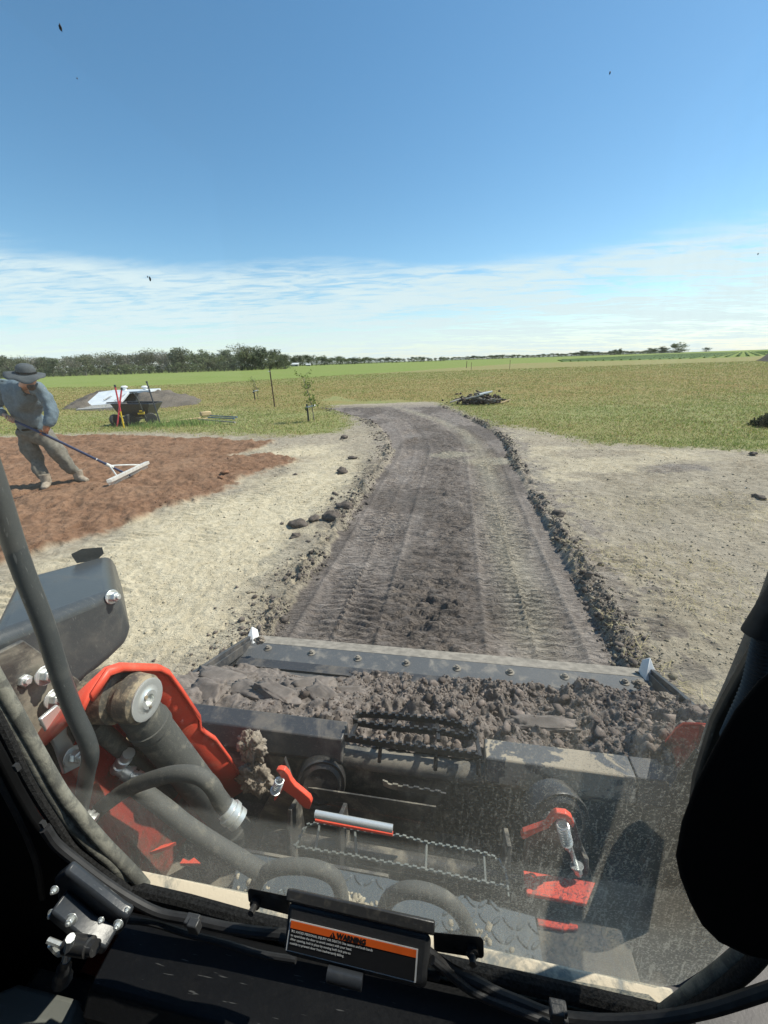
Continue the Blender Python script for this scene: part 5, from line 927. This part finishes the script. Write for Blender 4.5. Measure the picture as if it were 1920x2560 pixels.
sp = [PZ(*q, ZS) for q in ((600, 2128), (970, 2195), (1338, 2290), (1358, 2402), (1300, 2460), (560, 2300))]
spl = mk(MB().prism(sp, (0, 0, -.008)), 'step_plate', paint('step_steel', (.10, .125, .14), .38, .30, (.32, .29, .22), 14, metal=.4), bevel=.002)
mk(MB().prism([sp[0]+V((0, .002, .0)), sp[1]+V((0, .002, 0)), sp[1]+V((0, .002, -.05)), sp[0]+V((0, .002, -.05))], (0, .006, 0)), 'step_front_lip', BLACKD, spl)
lug = MB().lathe((0, 0, 0), (0, 0, 1), [(0, .0045), (.0022, .003)], 8); lug0 = lug.build('tread_lug', MATS['step_steel'], spl); lug0.data.transform(Matrix.Diagonal((3.2, 1, 1, 1))); k_ = 0
for i in range(26):
    for j in range(9):
        u_ = -.40+i*.026; y_ = .345+j*.026; 
        def inp(P, x, y): return bool(inside(np.array([[p[0], p[1]] for p in P]), np.array([x]), np.array([y]))[0])
        if not inp(sp, u_, y_) or (u_ < 0 and j % 2): continue
        o = lug0 if k_ == 0 else lug0.copy()
        if k_: COL.objects.link(o); o.parent = spl
        o.location = (u_-LD.b[0], y_-LD.b[1], ZS+.0005); o.rotation_euler = (0, 0, .7 if (i+j) % 2 else -.7); k_ += 1
def arch(pts, name): P = cat([PZ(x, y, z) for x, y, z in pts], 6); mk(MB().tube(P, .0155, 14), name, HOSED)
arch([(632, 2232, .38), (655, 2190, .43), (700, 2168, .47), (775, 2168, .48), (832, 2190, .46), (852, 2230, .42), (856, 2275, .36)], 'grab_arch'); arch([(955, 2290, .37), (972, 2248, .42), (1010, 2226, .46), (1060, 2228, .47), (1115, 2250, .46), (1155, 2290, .42), (1178, 2345, .36)], 'grab_arch')
n = 90; P = []
for (px_, py_) in ((640, 2212), (880, 2262), (1178, 2338), (905, 2268)):
    c_ = PZ(px_, py_, ZS); P += [c_+V((rng.normal(0, .022), rng.normal(0, .010), .0)) for _ in range(40)]
o = rocks('packed_dirt', np.array(P)-LD.b, rng.uniform(.003, .009, len(P)), np.tile([.42, .37, .27], (len(P), 1))*rng.uniform(.8, 1.2, (len(P), 1)), CLOD, LD.root, 1, .5); o['kind'] = 'stuff'
SR = paint('serrated_step_steel', (.16, .18, .17), .45, .35, (.35, .33, .27), 20, metal=.3)
s1 = [PZ(*z2(*q), .33) for q in ((330, 1330), (370, 1235), (400, 1195), (480, 1185), (640, 1215), (780, 1240), (960, 1262), (1100, 1300), (1300, 1335), (1460, 1368), (1530, 1400), (1575, 1480), (1592, 1620))]
s2 = [PZ(*z2(*q), .32) for q in ((320, 1320), (440, 1345), (650, 1375), (820, 1410), (1000, 1440), (1150, 1470), (1320, 1510), (1450, 1535), (1590, 1565))]
mk(crenel(s1, .004, .006, 34, .004), 'lower_step_rim', SR); mk(crenel(s2, .004, .006, 26, .004), 'lower_step_tread', SR)
for a, b in (((470, 1190), (445, 1345)), ((680, 1225), (690, 1385)), ((1105, 1300), (1100, 1460)), ((1445, 1370), (1455, 1530))): mk(MB().tube([PZ(*z2(*a), .33), PZ(*z2(*b), .32)], .0035, 6), 'lower_step_crossbar', SR)
mk(crenel([PF(*z2(*q), .762) for q in ((850, 955), (900, 975), (1050, 995), (1220, 1025))], .022, .008, 6, .004, (0, -.2, 1)), 'hitch_step', BLACKD)
# --- sill, frame, seals
ZQ = .725
sl = [PZ(*q, ZQ) for q in ((318, 2163), (346, 2172), (620, 2228), (900, 2291), (1220, 2367), (1448, 2420), (1684, 2468), (1700, 2560), (1642, 2535), (1220, 2440), (620, 2305), (318, 2232))]
mk(MB().prism(sl, (0, 0, -.10)), 'outer_sill', SILL, bevel=.004)
fp_ = [(300, 2205), (326, 2224), (470, 2258), (620, 2300), (900, 2366), (1220, 2438), (1440, 2488), (1642, 2536), (1730, 2556)]
mk(MB().tube([V(PF(*q, .292)) for q in fp_], .0105, 10), 'foam_seal', FOAM)
PD = [(0, 1716), (46, 1796), (84, 1864), (122, 1931), (156, 1986), (190, 2028), (228, 2075), (270, 2121), (308, 2159), (338, 2190)]
pd_ = [(-60, 1610)]+PD+[(362, 2218)]; mk(MB().tube(path(.302, pd_), wpx(150, 1990, .302, 15.5), 14), 'door_seal', SEALD)
pe_ = [(-70, 1650), (-8, 1752), (38, 1830), (78, 1900), (118, 1970), (152, 2022), (188, 2070), (228, 2112), (272, 2150), (304, 2185), (330, 2232)]; mk(MB().tube(path(.296, pe_), wpx(150, 2020, .296, 14), 14), 'door_seal', SEALD)
pf_ = [(-70, 1700), (-20, 1775), (20, 1850), (62, 1935), (100, 2000), (140, 2060), (180, 2115), (225, 2155), (270, 2190), (322, 2232)]; mk(MB().tube(path(.285, pf_), wpx(150, 2060, .285, 12), 10), 'foam_seal', FOAM)
rs_ = [(1640, 2545), (1690, 2508), (1740, 2470), (1800, 2425), (1860, 2372), (1925, 2290)]; mk(MB().tube(path(.292, rs_), wpx(1760, 2450, .292, 16), 14), 'door_seal', SEALD)
rs2 = [(1600, 2560), (1690, 2545), (1760, 2508), (1830, 2455), (1890, 2400), (1950, 2320)]; mk(MB().tube(path(.28, rs2), wpx(1760, 2500, .28, 16), 12), 'foam_seal', FOAM)
# inner frame: left post, lower beam, right post
lp_ = [(-120, 1690), (-30, 1790), (20, 1880), (60, 1960), (100, 2030), (145, 2090), (185, 2135), (230, 2175), (318, 2238), (260, 2330), (120, 2560), (-200, 2700)]
mk(MB().prism([PF(*q, .272) for q in lp_], (0, -.012, 0)), 'door_post', INBLK, bevel=.003)
mk(MB().tube(path(.262, [(-60, 1820), (10, 1960), (60, 2060), (95, 2150), (110, 2240)]), .006, 8), 'post_rib', CABLE); mk(MB().box(PF(108, 2060, .262), (.005, .005, .009)), 'cable_clip', PLAST); mk(MB().box(PF(42, 1918, .262), (.005, .005, .009)), 'cable_clip', PLAST)
bt = [PZ(*q, .695) for q in ((150, 2185), (326, 2240), (620, 2312), (1220, 2450), (1642, 2548), (1760, 2570))]
ys_ = .2945; u0, u1 = -.485, .42
mk(MB().prism([V((u0, ys_, .70)), V((u0, .215, .688)), V((u0, .195, .665)), V((u0, .19, .40)), V((u0, ys_, .40))], (u1-u0, 0, 0)), 'door_beam', INDK, bevel=.004)
mk(MB().prism([V((u0, .189, .56)), V((u0, .165, .555)), V((u0, .16, .30)), V((u0, .189, .30))], (u1-u0, 0, 0)), 'lower_dash_panel', INBLK, bevel=.006)
mk(MB().box((-.56, .302, .46), (.30, .006, .50)), 'kick_panel', INDK)
mk(MB().tube([V((u0, .163, .545)), V((u1, .163, .545))], .006, 8), 'dash_trim', CABLE)
plate([(158, 2168), (186, 2146), (250, 2196), (318, 2250), (340, 2262), (322, 2300), (300, 2312), (240, 2282), (168, 2222)], .236, -.014, 'hinge_bracket', INSTL, bevel=.004)
plate([(168, 2222), (240, 2282), (300, 2312), (292, 2330), (230, 2300), (160, 2240)], .221, -.022, 'hinge_bracket_lip', INSTL, bevel=.003)
for q, r_ in (((137, 2224), .0030), ((131, 2283), .0034), ((179, 2297), .0044), ((253, 2300), .0024), ((296, 2310), .0036), ((318, 2274), .0020)): mk(hexbolt(PF(*q, .205), (.25, -.9, .4), r_, r_*1.2), 'latch_bolt', ZINC, bevel=.0006)
mk(MB().lathe(PF(165, 2358, .19), unit(PF(290, 2378, .19)-PF(165, 2358, .19)), [(0, .0065), (.003, .0095), (.034, .0095), (.035, .0075), (.042, .0075)], 22), 'latch_barrel', BLACK)
mk(MB().tube(path(.185, [(176, 2345), (168, 2385), (164, 2405)]), .0045, 8), 'latch_lever', ZINC); mk(MB().tube(path(.185, [(166, 2398), (160, 2420), (156, 2448)]), [.005]*5+[.008]*5+[.011], 10), 'latch_knob', PLAST)
mk(MB().tube(path(.188, [(120, 2350), (150, 2362), (165, 2370), (150, 2385), (125, 2362)]), .003, 6), 'latch_spring_clip', ZINC)
mk(MB().prism([PZ(*q, .62) for q in ((-60, 2500), (45, 2457), (124, 2478), (198, 2497), (196, 2510), (160, 2590), (-60, 2640))], (0, 0, -.05)), 'foot_rest', FLOORG, bevel=.006)
# cables along the beam
def cable(D, pts, r, name='cable', mat=CABLE): return mk(MB().tube(path(D, pts), r, 10), name, mat)
cable(.262, [(112, 2070), (140, 2110), (190, 2152), (260, 2205), (330, 2250), (400, 2284), (480, 2300), (560, 2318), (640, 2330), (730, 2338)], .0062)
cable(.255, [(310, 2300), (380, 2308), (470, 2335), (560, 2358), (650, 2385), (740, 2400)], .0040)
cable(.258, [(1060, 2375), (1127, 2425), (1190, 2455), (1240, 2482), (1304, 2508), (1389, 2540), (1515, 2553), (1642, 2547), (1768, 2525), (1940, 2470)], .0062)
cable(.250, [(1080, 2400), (1180, 2478), (1300, 2530), (1420, 2575)], .0045); cable(.25, [(700, 2345), (850, 2380), (1000, 2420), (1100, 2440)], .005)
for q in ((481, 2302), (1395, 2520), (1398, 2540)): mk(MB().box(PF(*q, .250), (.018, .012, .010)).box(PF(*q, .246)+V((0, 0, -.012)), (.014, .01, .018)), 'cable_clip', PLAST, bevel=.0015)
# --- right post, corrugated hose and dark side pod
mk(MB().prism([PF(*q, .31) for q in ((1995, 1300), (1897, 1560), (1800, 1735), (1772, 1790), (1728, 1935), (1718, 2010), (1722, 2200), (2050, 2200))]+[V((.39, .31, 1.0)), V((.37, .31, 2.03)), V((.29, .31, 2.03))], (0, -.008, 0)), 'door_post', paint('post_paint', (.035, .034, .03), .5, .3), bevel=.002)
mk(MB().prism([PF(*q, .285) for q in ((1960, 1440), (1900, 1600), (1870, 1700), (1800, 1850), (2000, 1900))]+[V((.385, .285, 1.0)), V((.365, .285, 2.02)), V((.31, .285, 2.02))], (0, -.01, 0)), 'post_cover', INBLK, bevel=.002)
cp = [V((.30, .27, 1.95)), V((.285, .27, 1.6))]+path(.27, [(1960, 1450), (1925, 1560), (1905, 1640), (1885, 1720), (1850, 1800), (1828, 1850)], 8); rr = [(wpx(1890, 1700, .27, 26 if i % 2 else 20)) for i in range(len(cp)*1)]; cpf = cat(cp[::2], 4); mk(MB().tube(cpf, [wpx(1890, 1700, .27, 27) if i % 2 else wpx(1890, 1700, .27, 20) for i in range(len(cpf))], 14), 'corrugated_hose', CABLE)
mk(MB().prism([PF(*q, .245) for q in ((2100, 1640), (1925, 1695), (1890, 1722), (1835, 1790), (1785, 1878), (1742, 1962), (1708, 2055), (1694, 2135), (1704, 2185), (1727, 2245), (1757, 2302), (1797, 2342), (1850, 2368), (1930, 2384), (2150, 2400))], (V((0, 0, EYE))-PF(1800, 2050, .245))*.06), 'side_pod', INBLK, bevel=.01)
mk(MB().prism([PF(*z3(*q), .345) for q in ((1250, 760), (1150, 900), (1100, 1000), (1030, 1180), (965, 1330), (905, 1440), (925, 1505), (900, 1560), (912, 1600), (985, 1614), (1065, 1598), (1160, 1540), (1260, 1500), (1330, 1200), (1400, 900))], (0, .008, 0)), 'glass_shadow_plate', INDK, bevel=.003)  # dark plate standing in for the shadow that lies on the glass
# --- latch box with warning label and lock bar
bx = [PF(*q, D) for q, D in (((720, 2251), .262), ((1079, 2333.6), .262), ((1066, 2473), .232), ((722, 2384), .232))]
ex = unit(bx[1]-bx[0]); dn = unit(((bx[3]-bx[0])+(bx[2]-bx[1]))/2); nr_ = unit(np.cross(ex, dn)); nr_ = nr_ if nr_[1] < 0 else -nr_; dn = unit(np.cross(nr_, ex)); dn = dn if dn[2] < 0 else -dn
bw = np.linalg.norm(bx[1]-bx[0]); bh = np.linalg.norm(bx[3]-bx[0])*1.0; o_ = bx[0]
box = mk(MB().prism([o_, o_+ex*bw, o_+ex*bw*.985+dn*bh, o_+ex*bw*.015+dn*bh], (0, .010, -.030)), 'latch_box', PLAST, bevel=.006); box.modifiers['bevel'].segments = 4
mk(MB().prism([o_-ex*.003-dn*.012, o_+ex*(bw+.003)-dn*.012, o_+ex*(bw+.003)+nr_*.003, o_-ex*.003+nr_*.003], (0, .010, -.020)), 'box_lid', BLACK, box, bevel=.002)
def onbox(a, b, c=0): return o_+ex*a*bw+dn*b*bh+nr_*c
def barp(pts, D, name): return mk(MB().prism([PF(*q, D) for q in pts], (0, .005, -.012)), name, BLACK, bevel=.002)
lb1 = barp([(617, 2226), (624, 2220), (722, 2240), (724, 2288), (640, 2266), (619, 2252)], .272, 'lock_bar'); barp([(1083, 2330), (1200, 2341), (1210, 2350), (1211, 2392), (1203, 2396), (1085, 2378)], .272, 'lock_bar')
for q in ((642, 2252), (1180, 2372)): mk(MB().lathe(PF(*q, .271), (0, -1, .3), [(0, .007), (.006, .007), (.007, .004), (.016, .004)], 12), 'lock_pin', BLACK)
mk(MB().prism([onbox(.33, 1.0, -.004), onbox(.58, 1.0, -.004), onbox(.58, 1.22, -.004), onbox(.33, 1.22, -.004)], -nr_*.012), 'release_tab', PLAST, bevel=.003); mk(MB().tube([onbox(.34, 1.14, .002), onbox(.575, 1.14, .002)], .0075, 12), 'release_roller', INSTL)
LABW = simple('label_white', (.62, .62, .60), .5, .05); LABB = simple('label_black', (.012, .012, .013), .5, .1); LABO = simple('label_orange', (.75, .12, .015), .5, .05)
l0 = onbox(.035, .315); tl_ = [PF(*q, .26) for q in ((731.7, 2298.9), (1048.6, 2370))]
lw = .885*bw; lh = .60*bh; l0 = o_+ex*(.035*bw)+dn*(.33*bh)
def lab(a0, b0, a1, b1, c, name, mat, par):
    P = [l0+ex*a*lw+dn*b*lh+nr_*c for a, b in ((a0, b0), (a1, b0), (a1, b1), (a0, b1))]; return mk(MB().prism(P, -nr_*.0003), name, mat, par)
lb_ = lab(0, 0, 1, 1, .0009, 'warning_label', LABW, box); lb_['label'] = 'black and orange warning label with white border'
# rest of the label belongs to the loader through the box: thing > part > sub-part
lab(.012, .035, .988, .965, .0013, 'label_field', LABB, box); lab(.012, .035, .988, .26, .0017, 'label_header', LABO, box)
def text(s_, size, a, b, mat, name, bold=0, c=.0020, sx_=1.0):
    cu = bpy.data.curves.new(name, 'FONT'); cu.body = s_; cu.size = size; cu.offset = bold; cu.resolution_u = 2; cu.extrude = 0; ob = bpy.data.objects.new(name, cu); COL.objects.link(ob)
    dg = bpy.context.evaluated_depsgraph_get(); me = bpy.data.meshes.new_from_object(ob.evaluated_get(dg)); bpy.data.objects.remove(ob); p = l0+ex*a*lw+dn*b*lh+nr_*c-LD.b; up_ = -dn
    for v in me.vertices: q_ = p+ex*v.co.x*sx_+up_*v.co.y; v.co = tuple(q_)
    me.materials.clear(); me.materials.append(mat); o = bpy.data.objects.new(name, me); COL.objects.link(o); o.parent = box; return o
text('WARNING', lh*.235, .385, .235, LABB, 'warning_word', .0004)
P = [l0+ex*a*lw+dn*b*lh+nr_*.0020 for a, b in ((.328, .235), (.375, .235), (.3515, .07))]; mk(MB().prism(P, -nr_*.0002), 'alert_triangle', LABB, box); text('!', lh*.13, .345, .222, LABO, 'alert_mark', .0002, .0024)
for i, s_ in enumerate(('TO AVOID PERSONAL INJURY OR DEATH: Use caution and both hands', 'to open/close the door to avoid contact with your head.', 'After opening, lock in place by moving both lock pins to', 'outside to prevent door from inadvertently falling.')):
    text(s_, lh*.105, .025, .375+i*.125, LABW, 'label_text_line', .00008, sx_=1.02)
# --- glass
gp = [PF(*q, .315) for q in ((-60, 1606), (0, 1702), (46, 1782), (84, 1850), (122, 1917), (156, 1972), (190, 2016), (228, 2063), (270, 2109), (308, 2150), (350, 2182), (620, 2242), (900, 2305), (1220, 2380), (1448, 2432), (1640, 2478), (1700, 2470), (1780, 2420), (1850, 2350), (1925, 2260))]
gp = [V((p[0], .318, p[2])) for p in gp]+[V((.44, .318, 1.3)), V((.44, .318, 2.0)), V((-.70, .318, 2.0)), V((-.70, .318, 1.30))]
m = MB(); m.add(gp, [tuple(range(len(gp)))]); g_ = mk(m, 'windscreen', GLASS)
for q, s_ in (((150, 68), .0009), ((153, 72), .0007), ((375, 697), .0008), ((369, 692), .0004), ((1525, 182), .0004), ((193, 196), .0003), ((1895, 635), .0003)):
    c_ = PF(*q, .3165); bv, bf = ico(2); o = fast_mesh('bug_splat', c_+bv*np.array([s_, .0003, s_*1.8])*(1+.35*rng.normal(0, .5, (len(bv), 1)))-LD.b, bf, RUBBER, LD.root, None, True)
# --- cab shell that shades the interior
mk(MB().box((-.10, -.22, 2.06), (1.25, 1.26, .05)), 'cab_roof', BLACK, bevel=.01)
mk(MB().box((-.10, -.80, 1.2), (1.2, .04, 1.7)), 'cab_rear_wall', INBLK); mk(MB().box((-.76, -.25, .75), (.03, 1.0, .9)), 'cab_side_panel', INBLK); mk(MB().box((.56, -.25, .80), (.03, 1.05, 1.1)), 'cab_side_panel', INBLK)
mk(MB().box((-.10, -.25, .30), (1.3, .85, .04)), 'cab_floor', INBLK)
for u_ in (.50, -.72): mk(MB().box((u_, -.78, 1.5), (.06, .06, 1.1)), 'cab_post', BLACK, bevel=.008)
m = MB(); [m.box((.575, -.75+i*.075, 1.66), (.006, .008, .74)) for i in range(14)]; [m.box((.575, -.25, 1.34+i*.075), (.006, 1.0, .008)) for i in range(10)]; mk(m, 'side_screen', BLACK)
